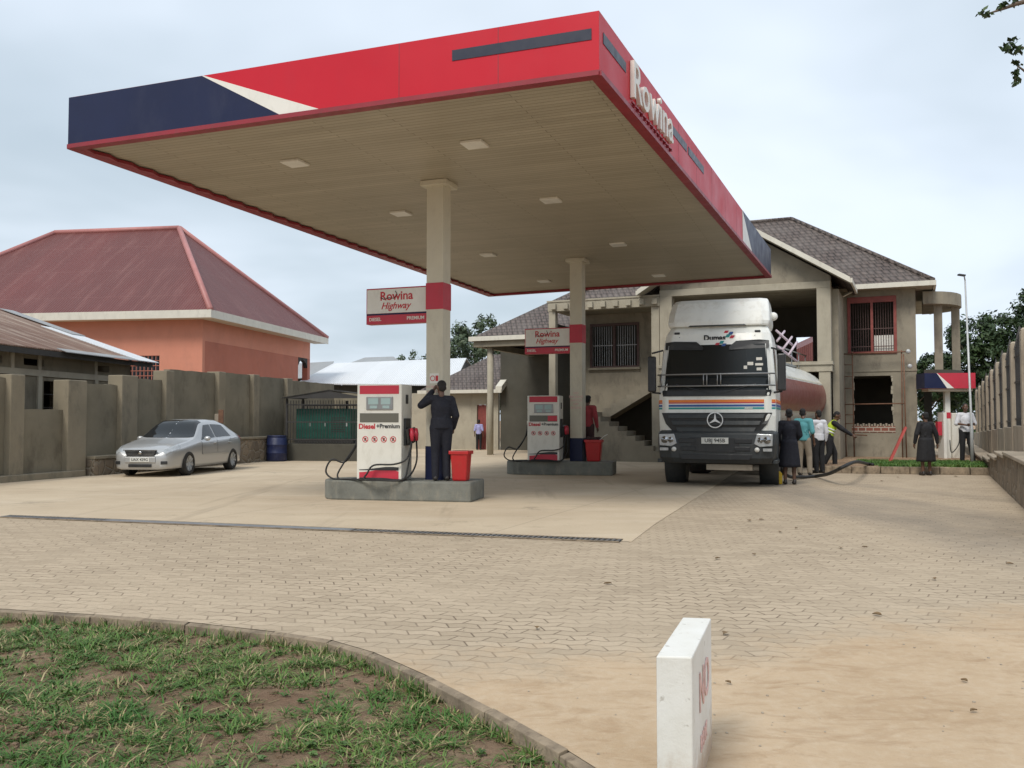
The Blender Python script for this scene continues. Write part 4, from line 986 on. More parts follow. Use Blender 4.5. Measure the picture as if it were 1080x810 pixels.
# meter box and cables
mx = at(236, 441, 27.9)
mt = thing('meter_box', 'rusty meter box with hanging cables fixed on the boundary wall', 'meter box', (mx.x, mx.y, mx.z - .25), R(-76))
MB().box((0, -.08, .3), (.34, .14, .42)).build('box', 'rustpole', mt, .01)
MB().box((.08, -.20, .25), (.16, .12, .26)).build('meter', 'fence_plaster', mt, .01)
for k in (-.06, .02, .08): hose(mt, [(k, -.15, .1), (k + .05, -.2, -.15), (k + .1, -.5, -.45), (k + .28, -.62, -.8), (k + .3, -.7, -1.15)], 'cable', 'rubber', .014)

# ---- blue bin, generator shelter
bp = G(289, 487)
bb3 = thing('blue_barrel', 'dark blue plastic water barrel standing beside the generator plinth', 'barrel', (bp.x, bp.y + .35, 0))
MB().lathe([(.30, 0), (.345, .05), (.345, .27), (.36, .29), (.345, .31), (.345, .55), (.36, .57), (.345, .59), (.335, .80), (.30, .84)], 24).build('drum', 'blueplastic', bb3)
MB().lathe([(.31, .835), (.33, .85), (.33, .885), (.0, .895)], 24).build('lid', 'blueplastic', bb3)
gp = G(338, 487)
gs = thing('generator', 'green generator cabinet standing on a dark plinth inside the shelter', 'generator', (gp.x, gp.y + 1.2, 0), R(-8))
MB().bb(-1.05, 1.05, -.5, .5, .62, .72).build('skid', 'iron', gs)
MB().bb(-1.0, 1.0, -.45, .45, .72, 1.82).build('enclosure', 'greenpaint', gs, .03)
for k, (a, c) in enumerate(((-.95, -.42), (-.38, .15), (.19, .92))):
    MB().bb(a, c, -.465, -.452, .80, 1.74).build('door', 'greenpaint', gs)
    MB().bb(c - .1, c - .05, -.48, -.466, 1.2, 1.32).build('handle', 'galv', gs)
lo = MB()
for k in range(7): lo.bb(.3, .8, -.472, -.466, 1.0 + k * .08, 1.03 + k * .08)
lo.build('louvres', 'iron', gs)
MB().tube([(.7, 0, 1.8), (.7, 0, 2.1)], .05, 8).build('exhaust', 'iron', gs)
sh = thing('generator_shelter', 'dark iron shelter with low pitched roof and bars over the generator', 'shelter', (gp.x, gp.y + 1.2, 0), R(-8))
MB().bb(-1.3, 1.75, -.75, .9, -.1, .60).build('plinth', 'plaster_dark_shade', sh, .02)
for (x, y) in ((-1.25, -.7), (1.68, -.7), (-1.25, .85), (1.68, .85)): MB().bb(x - .03, x + .03, y - .03, y + .03, .601, 2.2).build('post', 'iron', sh)
MB().hexa([(-1.35, -.9, 2.18), (.35, -.9, 2.44), (.35, 1.05, 2.44), (-1.35, 1.05, 2.18)], [(-1.35, -.9, 2.21), (.35, -.9, 2.47), (.35, 1.05, 2.47), (-1.35, 1.05, 2.21)]).hexa([(.351, -.9, 2.44), (1.8, -.9, 2.26), (1.8, 1.05, 2.26), (.351, 1.05, 2.44)], [(.351, -.9, 2.47), (1.8, -.9, 2.29), (1.8, 1.05, 2.29), (.351, 1.05, 2.47)]).build('roof', 'interior', sh)
MB().prism([(-1.3, -.88, 2.17), (1.75, -.88, 2.17), (.35, -.88, 2.42)], (0, .02, 0)).build('gable_sheet', 'iron', sh)
bq = MB()
for k in range(24): x = -1.2 + k * .125; bq.bb(x - .01, x + .01, .83, .85, .601, 2.0)
for zz in (.8, 1.95): bq.bb(-1.22, 1.66, .815, .829, zz - .02, zz + .02)
bq.build('bar_screen', 'iron', sh)
bq = MB()
for k in range(30): x = -1.2 + k * .098; bq.bb(x - .008, x + .008, -.72, -.70, .601, 2.1)
for zz in (.75, 1.35, 1.95): bq.bb(-1.22, 1.66, -.735, -.721, zz - .02, zz + .02)
bq.build('bar_gate', 'iron', sh)

# ================================================================== RUSTY ROOF HOUSE
HL = Vector((-12.55, 21.4, 0)); ha = math.atan2(.992, .127)
RH = thing('rusty_house', 'low old house with rusty iron roof and barred windows behind the left wall', 'house', HL, ha)
# local x along facade (away), y left (behind)
def rh(name, b, m): return b.build(name, m, RH)
EZ = 3.2
holes = [(.25, 1.45, 1.4, 2.55), (2.2, 4.4, 1.4, 2.45), (-3.2, -1.2, 1.4, 2.5)]
rh('front_wall', wall_holes(-6, 6.35, -.1, EZ - .05, holes + [(-.6, .6, 2.82, 3.0), (1.4, 2.2, 2.82, 3.0), (4.6, 5.2, 2.82, 3.0)], 0, .2), 'plaster_wall')
rh('end_wall', MB().prism([(6.35, .0, -.1), (6.35, 9, -.1), (6.35, 9, EZ), (6.35, 4.5, EZ + 1.4), (6.35, 0, EZ - .05)], (-.2, 0, 0)), 'plaster_wall')
rh('lintel', MB().bb(-6, 6.35, -.04, -.001, 2.56, 2.72), 'plaster_light')
for x in (-4, -.9, .95, 2.0, 4.5, 6.1): rh('wall_strip', MB().bb(x - .08, x + .08, -.05, -.041 + .04, 1.0, 2.559), 'plaster_light')
for x in (-.9, .95, 2.0, 4.5): rh('wall_strip', MB().bb(x - .06, x + .06, -.03, -.001, 2.721, 3.1), 'plaster_light')
rh('room_back_wall', MB().bb(-6, 6.1, 2.5, 2.6, -.1, 3.4), 'interior')
for (a, c, e, g_) in holes:
    bq = MB(); n = 3
    for k in range(n + 1): xx = a + (c - a) * k / n; bq.bb(xx - .02, xx + .02, .05, .08, e, g_)
    for k in range(1, 3): zz = e + (g_ - e) * k / 3; bq.bb(a, c, .03, .045, zz - .01, zz + .01)
    rh('window_bars', bq, 'plaster_light' if a < 1 else 'iron')
sl_ = 1.45 / 4.3
def rp(x, y): return (x, y, EZ + .02 + (y + .45) * sl_)
def rsheet(x0, x1, y0, y1, m, name='roof', dz=0, th=.03):
    P = [rp(x0, y0), rp(x1, y0), rp(x1, y1), rp(x0, y1)]; return rh(name, MB().prism([(p[0], p[1], p[2] + dz) for p in P], (0, 0, th)), m)
rsheet(-7, 6.75, -.5, 4.4, 'rustroof')
rh('roof', MB().prism([(-7, 4.4, rp(0, 4.4)[2]), (6.75, 4.4, rp(0, 4.4)[2]), (6.75, 9.3, EZ + .02), (-7, 9.3, EZ + .02)], (0, 0, .03)), 'rustroof')
rsheet(5.75, 6.9, -.62, 2.6, 'whiteroof', 'new_sheet', .035, .02)
rsheet(6.25, 6.95, 1.9, 4.4, 'greyroof', 'new_sheet', .062, .02)
rsheet(2.2, 5.7, -.66, -.35, 'greyroof', 'eave_sheet', .035, .02)
rh('fascia_board', MB().bb(-7, 6.75, -.5, -.46, EZ - .15, EZ - .01), 'interior')

# ================================================================== PINK HOUSE
pa_ = R(9.3); pc = at(222, 327, 36.0); PZ = pc.z
PH = thing('salmon_house', 'salmon painted house with large red iron hip roof beyond the left wall', 'house', (pc.x, pc.y, 0), R(90) - pa_)
# local x = depth direction (receding), y = to the left
def ph(name, b, m, bev=0): return b.build(name, m, PH, bev)
Ld, Wd = 12.9, 16.8
E = [(0, 0, PZ), (Ld, 0, PZ), (Ld, Wd, PZ), (0, Wd, PZ)]
apx = at(186, 241, 43.0); RZ = apx.z
RA, RB = (6.3, 5.0, RZ), (6.3, 11.6, RZ)
b = MB()
for f in ((E[0], RA, RB, E[3]), (E[0], E[1], RA), (E[1], E[2], RB, RA), (E[2], E[3], RB)):
    a = [Vector(p) for p in f]; nrm = (a[1] - a[0]).cross(a[2] - a[0]).normalized()
    if nrm.z < 0: nrm = -nrm
    b.prism(a, -nrm * .06)
ph('roof', b, 'redroof')
rc = MB()
for a, c in ((RA, RB), (E[0], RA), (E[1], RA), (E[3], RB)): rc.tube([Vector(a) + up * .03, Vector(c) + up * .03], .13, 6)
M['ridgecap'] = mat('ridge_cap_metal', (.42, .17, .155), .5, var=.1, bump=0)
rc.build('ridge_cap', 'ridgecap', PH)
ph('fascia', MB().bb(-.06, .0, -.06, Wd, PZ - .30, PZ + .02).bb(.0, Ld, -.06, -.0, PZ - .30, PZ + .02), 'gutter')
ph('eave_soffit', MB().bb(.0, .75, .0, Wd, PZ - .28, PZ - .24).bb(.75, Ld, 0, .75, PZ - .28, PZ - .24), 'cream')
i_ = .7; zm = PZ - 1.15
hl = [(i_ + 1.9, i_ + 3.3, PZ - 3.0, PZ - 1.75), (i_ + 4.1, i_ + 4.6, PZ - 3, PZ - 1.75)]
def side_x(holes, z0, z1): # wall facing -x (towards camera), runs in y
    b = MB(); ys = sorted({i_, Wd - i_, *[h[0] for h in holes], *[h[1] for h in holes]})
    for a, c in zip(ys, ys[1:]):
        z = z0
        for h in [h for h in holes if h[0] <= a + 1e-6 and h[1] >= c - 1e-6]:
            if h[2] > z: b.bb(i_, i_ + .2, a, c, z, min(h[2], z1))
            z = h[3]
        if z < z1: b.bb(i_, i_ + .2, a, c, z, z1)
    return b
ph('upper_wall', side_x([], zm, PZ - .24), 'salmon'); ph('lower_wall', side_x(hl, -.1, zm - .001), 'salmon')
fo = (Ld - 2.3, Ld - 1.15)
ph('upper_wall', MB().bb(i_ + .2, Ld - i_, i_, i_ + .2, zm, PZ - .24), 'salmon')
ph('lower_wall', MB().bb(i_ + .2, fo[0], i_, i_ + .2, -.1, zm - .001), 'salmon_low')
ph('porch_pillar', MB().bb(Ld - i_ - .35, Ld - i_, i_, i_ + .3, -.1, zm - .001), 'salmon_low')
ph('porch_arch', MB().prism([(fo[0], i_, zm - .002), (fo[0], i_, zm - .45), (fo[0] + .25, i_, zm - .2), ((fo[0] + fo[1]) / 2 + .1, i_, zm - .1), (fo[1] - .1, i_, zm - .25), (fo[1] + .1, i_, zm - .5), (fo[1] + .1, i_, zm - .002)], (0, .2, 0)), 'interior')
ph('back_wall', MB().bb(fo[0], fo[0] + .2, i_ + .2, Wd - i_, -.1, PZ - .24), 'salmon_low')
for h in hl:
    w = bpy.data.objects.new('window', None); COL.objects.link(w); w.parent = PH
    MB().bb(i_ + .12, i_ + .14, h[0], h[1], h[2], h[3]).build('pane', 'glass', w)
    bq = MB(); n = 8
    for k in range(n + 1): yy_ = h[0] + (h[1] - h[0]) * k / n; bq.bb(i_ + .02, i_ + .04, yy_ - .012, yy_ + .012, h[2], h[3])
    for k in range(7): zz = h[2] + (h[3] - h[2]) * k / 6; bq.bb(i_ + .0, i_ + .019, h[0], h[1], zz - .012, zz + .012)
    bq.build('window_bars', 'salmon_low', w)

# ================================================================== BACKGROUND SHEDS
W1 = thing('white_roof_shed', 'long shed with bright white iron roof beyond the generator', 'shed')
y0 = 47.0
def ww(px, py, Y): return at(px, py, Y)
a, b_, c, d = ww(312, 404, y0), ww(478, 406, y0), ww(492, 377.5, y0 + 7), ww(352, 383, y0 + 7)
MB().prism([a, b_, c, d], (0, 0, -.06)).build('roof', 'whiteroof', W1)
MB().hexa([Vector((a.x + .4, y0 + .5, -.1)), Vector((b_.x - .3, y0 + .5, -.1)), Vector((b_.x - .3, y0 + 6.5, -.1)), Vector((a.x + .4, y0 + 6.5, -.1))],
          [Vector((a.x + .4, y0 + .5, a.z - .1)), Vector((b_.x - .3, y0 + .5, a.z - .1)), Vector((b_.x - .3, y0 + 6.5, a.z + .0)), Vector((a.x + .4, y0 + 6.5, a.z + .0))]).build('walls', 'plaster_dark_shade', W1)
e_ = ww(505, 390, y0 + 9)
MB().prism([Vector((b_.x, b_.y + .1, b_.z - .15)), Vector((c.x - .1, c.y, c.z - .12)), Vector((e_.x, e_.y, e_.z - .3)), Vector((e_.x, e_.y, 0)), Vector((b_.x, b_.y + .1, 0))], (-.1, .02, 0)).build('gable', 'interior', W1)
MB().prism([c, d, Vector((d.x, d.y + 6, d.z - 1.2)), Vector((e_.x + .2, d.y + 6, c.z - 1.2))], (0, 0, -.05)).build('rear_roof', 'greyroof', W1)
W2 = thing('grey_roof_shed', 'distant grey iron roof peaking above the white roofed shed', 'shed')
a, b_, c, d = ww(360, 386, 62), ww(424, 383, 62), ww(415, 376, 66), ww(385, 377, 66)
MB().prism([a, b_, c, d], (0, 0, -.05)).build('roof', 'greyroof', W2)
MB().bb(a.x, b_.x - .4, 62.3, 66, -.1, a.z - .05).build('walls', 'plaster_dark_shade', W2)
W3 = thing('pale_roof_shed', 'pale grey roofed shed seen through the porch of the salmon house', 'shed')
a, b_, c, d = ww(300, 400, 58), ww(345, 396, 58), ww(352, 381, 63), ww(300, 384, 63)
MB().prism([a, b_, c, d], (0, 0, -.05)).build('roof', 'greyroof', W3)
MB().bb(a.x, b_.x, 58.4, 62.8, -.1, b_.z - .1).build('walls', 'plaster_dark_shade', W3)

# ================================================================== SMALL CANOPY KIOSK, LAMP
kp_ = at(1000, 484, 29.5); kz = 0
KS = thing('small_pump_canopy', 'small red and navy canopy over a white pump beside the right fence', 'canopy', (kp_.x, kp_.y, .17), R(-5))
s_ = 29.5 / 950
zt0, zt1 = 1.25 + 33 * s_, 1.25 + 49 * s_
x0, x1 = (973 - 1000) * s_, (1024 - 1000) * s_
MB().bb(x0, x1, -.4, .35, zt0, zt1).build('fascia', 'signred', KS)
xa_ = (985 - 1000) * s_; xb_ = (999 - 1000) * s_
MB().prism([(x0 - .003, -.402, zt0 + .002), (xb_ - .12, -.402, zt0 + .002), (xa_, -.402, zt1 - .002), (x0 - .003, -.402, zt1 - .002)], (0, -.01, 0)).build('navy_panel', 'navy', KS)
MB().prism([(xb_ - .115, -.402, zt0 + .002), (xb_ + .1, -.402, zt0 + .002), (xa_ + .01, -.402, zt1 - .002), (xa_ + .0, -.402, zt1 - .002)], (0, -.012, 0)).build('white_wedge', 'signwhite', KS)
MB().bb(x0 - .006, x0 - .001, -.399, .351, zt0, zt1).build('navy_panel', 'navy', KS)
MB().bb(x0 + .15, x1 - .05, -.3, .3, zt0 - .09, zt0 - .002).build('soffit', 'cream', KS)
MB().bb(-.06, .10, 0, .16, 0, zt0 - .09).build('column', 'white', KS)
MB().bb(-.065, .105, -.004, .164, 1.3, 1.5).build('red_band', 'signred', KS)
MB().bb(-.2, -.10, -.2, .3, 0, 1.5).build('white_panel', 'white', KS); MB().bb(.11, .42, -.1, .3, 0, 1.48).build('pump_cabinet', 'dispwhite', KS, .02)
MB().bb(-.34, -.21, -.1, .1, .75, 1.2).build('fire_point', 'signred', KS)
hose(KS, [(.3, -.15, 1.0), (.25, -.25, .5), (.0, -.3, .2), (-.05, -.3, .6)])
LP = Vector((13.25, 26.0, 0)); lm = thing('lamp_post', 'tall thin grey steel lamp post in front of the right fence', 'lamp post', LP)
MB().tube([(0, 0, -.1), (0, 0, 1.2), (-.0, 0, 1.25), (-.1, 0, 5.45)], [.05, .05, .034, .024], 10).build('pole', 'galv', lm)
MB().tube([(-.1, 0, 5.45), (-.12, 0, 5.58), (-.17, 0, 5.62)], .02, 8).build('arm', 'galv', lm)
MB().box((-.21, -.02, 5.62), (.2, .12, .05), 0, 0, R(8)).build('lamp_head', 'darkplastic', lm, .01)
# red roofed house seen through the villa's opening
rz_ = thing('far_red_roof_house', 'distant small house with red roof seen through the upper opening', 'house', (19.4, 55, 0))
MB().prism([(-3.5, 0, 5.05), (3.5, 0, 5.05), (1, 0, 7.1)], (0, 6, 0)).build('roof', 'redroof', rz_)
MB().bb(-3, 3, .3, 5.7, -.1, 5.05).build('walls', 'cream', rz_)
# ================================================================== SILVER CAR
def grid_patch(fn, U, Vv, closed=False, smooth=True):
    b = MB(); vs = [fn(u, v) for u in U for v in Vv]; n = len(Vv); fs = []
    for i in range(len(U) - 1):
        for j in range(n - 1): fs.append((i * n + j, i * n + j + 1, (i + 1) * n + j + 1, (i + 1) * n + j))
    b.add(vs, fs, smooth); return b
CT = [(-2.27, .50), (-2.22, .64), (-2.1, .72), (-1.8, .80), (-1.3, .88), (-.98, .935), (-.75, 1.06), (-.34, 1.37), (-.15, 1.42), (.3, 1.45), (.9, 1.43), (1.25, 1.33), (1.66, 1.10), (1.82, 1.05), (2.12, .98), (2.22, .86), (2.28, .6)]
CB = [(-2.27, .48), (-2.22, .60), (-2.1, .655), (-1.8, .71), (-1.3, .79), (-.98, .84), (-.5, .865), (1.0, .92), (1.7, .95), (2.12, .92), (2.22, .8), (2.28, .58)]
CW = [(-2.27, .52), (-2.22, .64), (-2.1, .74), (-1.8, .815), (-1.3, .845), (0, .86), (1.2, .85), (1.8, .81), (2.1, .75), (2.22, .67), (2.28, .58)]
def sm(tab, x): return (lerp(tab, x - .07) + lerp(tab, x) * 2 + lerp(tab, x + .07)) / 4
def car_s(y, v):
    zt, zb, w = sm(CT, y), sm(CB, y), lerp(CW, y); zb = min(zb, zt - .02); g = max(0, zt - zb - .08)
    w5 = w * .95 - .05 - .44 * g; z5 = zb + (zt - zb) * .86
    rows = [(w * .80, .19), (w * .96, .22), (w * .985, .36), (w, .52 if zb > .6 else .45), (w * .99, zb - .03), (w * .955, zb), (w5, z5), (w5 * .82, zt - .012), (w5 * .45, zt), (0, zt + .004)]
    i = min(int(v), len(rows) - 2); t = v - i
    return Vector((rows[i][0] * (1 - t) + rows[i + 1][0] * t, y, rows[i][1] * (1 - t) + rows[i + 1][1] * t))
def car_off(y, v, d, sx):
    e = .01; p = car_s(y, v); a = car_s(y + e, v) - car_s(y - e, v); c = car_s(y, min(8.99, v + e)) - car_s(y, max(0, v - e)); n = a.cross(c).normalized()
    if n.dot(Vector((p.x, 0, p.z - .5))) < 0: n = -n
    p = p + n * d; return Vector((p.x * sx, p.y, p.z))
def car_bool(o, cyls):
    for (y, z, r) in cyls:
        c = MB().lathe([(r, -1.2), (r, 1.2)], 28, 'X', (0, y, z), smooth=False)
        # two separate cutters leave the engine bay
        for sx in (-1, 1):
            cc = MB().lathe([(r, .55), (r, 1.2)] if sx > 0 else [(r, -1.2), (r, -.55)], 28, 'X', (0, y, z), smooth=False)
            m = bpy.data.objects.new('cut', cc.mesh('cut')); COL.objects.link(m)
            md = o.modifiers.new('b', 'BOOLEAN'); md.operation = 'DIFFERENCE'; md.object = m; md.solver = 'EXACT'
            bpy.context.view_layer.update()
            me = bpy.data.meshes.new_from_object(o.evaluated_get(bpy.context.evaluated_depsgraph_get()))
            o.modifiers.clear(); o.data = me; bpy.data.objects.remove(m)
car = thing('parked_car', 'silver saloon car parked nose out beside the left boundary wall', 'car', (-8.98, 24.65, 0), R(-6))
Ys = [-2.27, -2.25, -2.22, -2.17, -2.1] + [-2.0 + i * .1 for i in range(41)] + [2.08, 2.14, 2.18, 2.22, 2.25, 2.28]
Vs = [0, 1, 1.5, 2, 2.5, 3, 3.5, 4, 4.5, 5, 5.25, 5.5, 5.75, 6, 6.5, 7, 7.5, 8, 9]
full = [(v, 1) for v in Vs] + [(v, -1) for v in reversed(Vs[:-1])]
b = MB(); vs = []; fs = []; n = len(full)
for y in Ys:
    for v, s in full: p = car_s(y, v); vs.append((p.x * s, p.y, p.z))
for i in range(len(Ys) - 1):
    for j in range(n): fs.append((i * n + j, i * n + (j + 1) % n, (i + 1) * n + (j + 1) % n, (i + 1) * n + j))
fs.append(list(range(n))); fs.append(list(range((len(Ys) - 1) * n, len(Ys) * n)))
b.add(vs, fs, True); body = b.build('body', 'carpaint', car)
WH = [(-1.37, .31), (1.33, .31)]
car_bool(body, [(y, z, .355) for y, z in WH])
if len(body.data.materials) == 0: body.data.materials.append(M['carpaint'])
wf = MB()
for y, z in WH: wf.bb(-.70, .70, y - .34, y + .34, .22, .62)
wf.build('wheel_well', 'interior', car)
def window(quad, sx, m='glass', name='window', d=.006, nu=8, nv=6):
    # quad in (y,v): bottom-front, bottom-rear, top-rear, top-front
    (a, b_, c, e) = quad; vs = []; 
    for j in range(nv + 1):
        t = j / nv
        for i in range(nu + 1):
            s = i / nu; y = (a[0] * (1 - s) + b_[0] * s) * (1 - t) + (e[0] * (1 - s) + c[0] * s) * t; v = (a[1] * (1 - s) + b_[1] * s) * (1 - t) + (e[1] * (1 - s) + c[1] * s) * t
            vs.append(car_off(y, v, d, sx))
    fs = [(j * (nu + 1) + i, j * (nu + 1) + i + 1, (j + 1) * (nu + 1) + i + 1, (j + 1) * (nu + 1) + i) for j in range(nv) for i in range(nu)]
    mb = MB(); mb.add(vs, fs, True); return mb
for sx in (-1, 1):
    window([(-.62, 5.12), (.24, 5.12), (.24, 5.86), (-.12, 5.86)], sx).build('window', 'glass', car)
    window([(.31, 5.12), (1.28, 5.12), (1.0, 5.84), (.31, 5.86)], sx).build('window', 'glass', car)
    for q in (([(-.66, 3.0), (-.64, 3.0), (-.66, 5.0), (-.68, 5.0)]), ([(.27, 3.0), (.285, 3.0), (.285, 5.0), (.27, 5.0)]), ([(1.05, 3.6), (1.065, 3.6), (1.28, 5.0), (1.265, 5.0)])):
        window(q, sx, d=.005, nu=1, nv=12).build('door_gap', 'blackplastic', car)
    window([(-.65, 3.0), (1.0, 2.9), (1.0, 3.05), (-.65, 3.15)], sx, d=.012).build('side_moulding', 'carpaint', car)
    for y in (.12, 1.05): MB().box((sx * .862, y, .80), (.03, .17, .03)).build('door_handle', 'carpaint', car, .008)
    mi = MB().ell((sx * .94, -.55, .93), (.09, .06, .065), 12, 8); mi.build('side_mirror', 'carpaint', car)
    # headlight: wraps the corner
    window([(-2.22, 3.9), (-1.78, 4.5), (-1.66, 6.2), (-2.2, 6.5)], sx, d=.007).build('headlight', 'lens', car)
    window([(2.0, 4.0), (2.2, 4.0), (2.2, 5.5), (1.95, 5.5)], sx, d=.007).build('tail_light', 'signred', car)
    MB().box((sx * .60, -2.235, .36), (.16, .03, .08), sx * R(22)).build('fog_lamp', 'blackplastic', car, .01)
ws = []
def glass_span(y0, y1, name):
    vs = []; nu, nv = 8, 24; 
    for i in range(nu + 1):
        t = i / nu
        for j in range(nv + 1):
            s = -1 + 2 * j / nv; bow = .10 * (1 - s * s) * (1 if y0 < 0 else -1)
            ya = y0 - bow * (1 - t) * 1; y = ya + (y1 - bow * .5 - ya) * t
            v = 9 - abs(s) * (9 - 6.15); p = car_off(y, v, .008, 1 if s >= 0 else -1); vs.append(p)
    fs = [(i * (nv + 1) + j, i * (nv + 1) + j + 1, (i + 1) * (nv + 1) + j + 1, (i + 1) * (nv + 1) + j) for i in range(nu) for j in range(nv)]
    mb = MB(); mb.add(vs, fs, True); mb.build(name, 'glass', car)
glass_span(-.86, -.12, 'windscreen'); glass_span(1.66, 1.12, 'rear_window')
gm = MB()
gm.prism([(-.42, -2.262, .66), (.42, -2.262, .66), (.36, -2.285, .54), (-.36, -2.285, .54)], (0, .05, 0)); gm.build('grille', 'blackplastic', car, .01)
for k in range(3): MB().box((0, -2.288, .565 + k * .035), (.72 + k * .03, .012, .010)).build('grille_bar', 'chrome', car)
fr = MB(); fr.box((0, -2.285, .672), (.88, .03, .02)).box((0, -2.295, .53), (.74, .03, .016)); fr.build('grille_frame', 'chrome', car)
MB().ell((0, -2.30, .61), (.05, .012, .035)).build('emblem', 'chrome', car)
MB().bb(-.30, .30, -2.30, -2.275, .25, .33).build('lower_intake', 'blackplastic', car, .01)
MB().bb(-.25, .25, -2.312, -2.30, .385, .49).build('number_plate', 'numplate', car)
text('UAX 429G', .095, .001, .0015, mtx=TM(0, -2.314, .437)).build('lettering', 'ink', car)
MB().bb(-.40, .40, -2.30, -2.2, .36, .515).build('bumper_panel', 'carpaint', car, .02)
def wheel(parent, x, y, r, w, sx, rimr=.66, spokes=7):
    wo = bpy.data.objects.new('wheel', None); COL.objects.link(wo); wo.parent = parent; wo.location = (x, y, r)
    MB().lathe([(r * rimr, -w / 2), (r * .93, -w / 2), (r, -w * .36), (r, w * .36), (r * .93, w / 2), (r * rimr, w / 2), (r * rimr, -w / 2)], 36, 'X').build('tyre', 'tyre', wo)
    ri = MB(); ri.lathe([(r * rimr, sx * w * .40), (r * rimr * .9, sx * w * .44), (r * rimr * .86, sx * w * .15), (0.001, sx * w * .12)], 28, 'X')
    o = ri.build('rim', 'galv', wo)
    sp = MB()
    for k in range(spokes):
        a = 2 * pi * k / spokes; m = Matrix.Rotation(a, 4, 'X')
        p = [Vector((sx * w * .30, -r * .05, r * .08)), Vector((sx * w * .30, r * .05, r * .08)), Vector((sx * w * .42, r * .09, r * rimr * .93)), Vector((sx * w * .42, -r * .09, r * rimr * .93))]
        sp.prism([m @ q for q in p], (sx * .015, 0, 0))
    sp.lathe([(r * .14, sx * w * .28), (r * .13, sx * w * .40), (.001, sx * w * .42)], 14, 'X'); sp.build('hubcap', 'galv', wo)
for sx in (-1, 1):
    for y, z in WH: wheel(car, sx * .755, y, z, .2, sx)

# ================================================================== TANKER TRUCK
tp = at(755, 480, 19.2)
T = thing('tanker_truck', 'white fuel tanker truck with orange and blue stripes parked under the canopy edge', 'truck', (tp.x, tp.y, 0), R(-19))
def tb_(name, b, m, bev=0, par=None): return b.build(name, m, par or T, bev)
def hull(secs, name, m, bev=.05):   # sections: (z, halfwidth, y_front, y_back)
    b = MB(); vs = []
    for z, w, yf, yb in secs:
        c = .16
        vs += [(-w, yf + c * 1.1, z), (-w + c, yf + .025, z), (-w + .5, yf, z), (w - .5, yf, z), (w - c, yf + .025, z), (w, yf + c * 1.1, z), (w, yb, z), (-w, yb, z)]
    n = 8; fs = [list(range(n))[::-1], list(range((len(secs) - 1) * n, len(secs) * n))]
    for i in range(len(secs) - 1):
        for k in range(n): fs.append((i * n + k, i * n + (k + 1) % n, (i + 1) * n + (k + 1) % n, (i + 1) * n + k))
    b.add(vs, fs, False); return tb_(name, b, m, bev)
cabsecs = [(1.12, 1.22, .02, 2.2), (1.50, 1.235, .0, 2.2), (1.98, 1.235, .03, 2.2), (2.4, 1.21, .12, 2.2), (3.05, 1.16, .27, 2.2), (3.30, 1.12, .37, 2.2), (3.48, 1.04, .52, 2.2)]
hull(cabsecs, 'cab_body', 'truckwhite', .035)
def yf(z): return lerp([(s[0], s[2]) for s in cabsecs], z)
def fp(x, z, d=.0):
    return (x, yf(z) - d + lerp([(0, 0), (.70, 0), (1.06, .025), (1.235, .176)], abs(x)), z)
def strip(name, rows, m, d, th=.012):   # rows: (z, halfwidth) bottom to top
    xs = [-1, -.9, -.8, -.6, 0, .6, .8, .9, 1]; b = MB()
    fr_ = [[Vector(fp(u * w, z, d)) for u in xs] for z, w in rows]; n = len(xs); vs = [p for r_ in fr_ for p in r_] + [p + Vector((0, th, 0)) for r_ in fr_ for p in r_]; k = n * len(rows); fs = []
    for i in range(len(rows) - 1):
        for j in range(n - 1): a = i * n + j; fs += [(a, a + 1, a + n + 1, a + n), (k + a, k + a + n, k + a + n + 1, k + a + 1)]
    for j in range(n - 1): fs += [(j, k + j, k + j + 1, j + 1), (k - n + j, k - n + j + 1, 2 * k - n + j + 1, 2 * k - n + j)]
    for i in range(len(rows) - 1): fs += [(i * n, (i + 1) * n, k + (i + 1) * n, k + i * n), (i * n + n - 1, k + i * n + n - 1, k + (i + 1) * n + n - 1, (i + 1) * n + n - 1)]
    b.add(vs, fs); return tb_(name, b, m)
def front(name, pts, m, d=.012, th=.02, par=None, bev=0):
    return tb_(name, MB().prism([fp(x, z, d) for x, z in pts], (0, th, 0)), m, bev, par)
hull([(3.47, 1.07, .42, 2.1), (3.58, 1.10, .45, 2.1), (3.80, 1.09, .60, 2.15), (4.04, 1.06, .86, 2.15), (4.14, 1.03, 1.1, 2.1)], 'roof_deflector', 'truckwhite', .035)
tb_('deflector_shadow_gap', MB().prism([(-.62, .415, 3.47), (.62, .415, 3.47), (.5, .46, 3.56), (-.5, .46, 3.56)], (0, .05, 0)), 'darkplastic')
ws_ = strip('windscreen', [(2.03, 1.10), (2.4, 1.08), (3.05, 1.04)], 'truckglass', .014, .012)
strip('windscreen_surround', [(1.93, 1.13), (2.03, 1.15), (2.06, 1.14)], 'blackplastic', .022, .02)
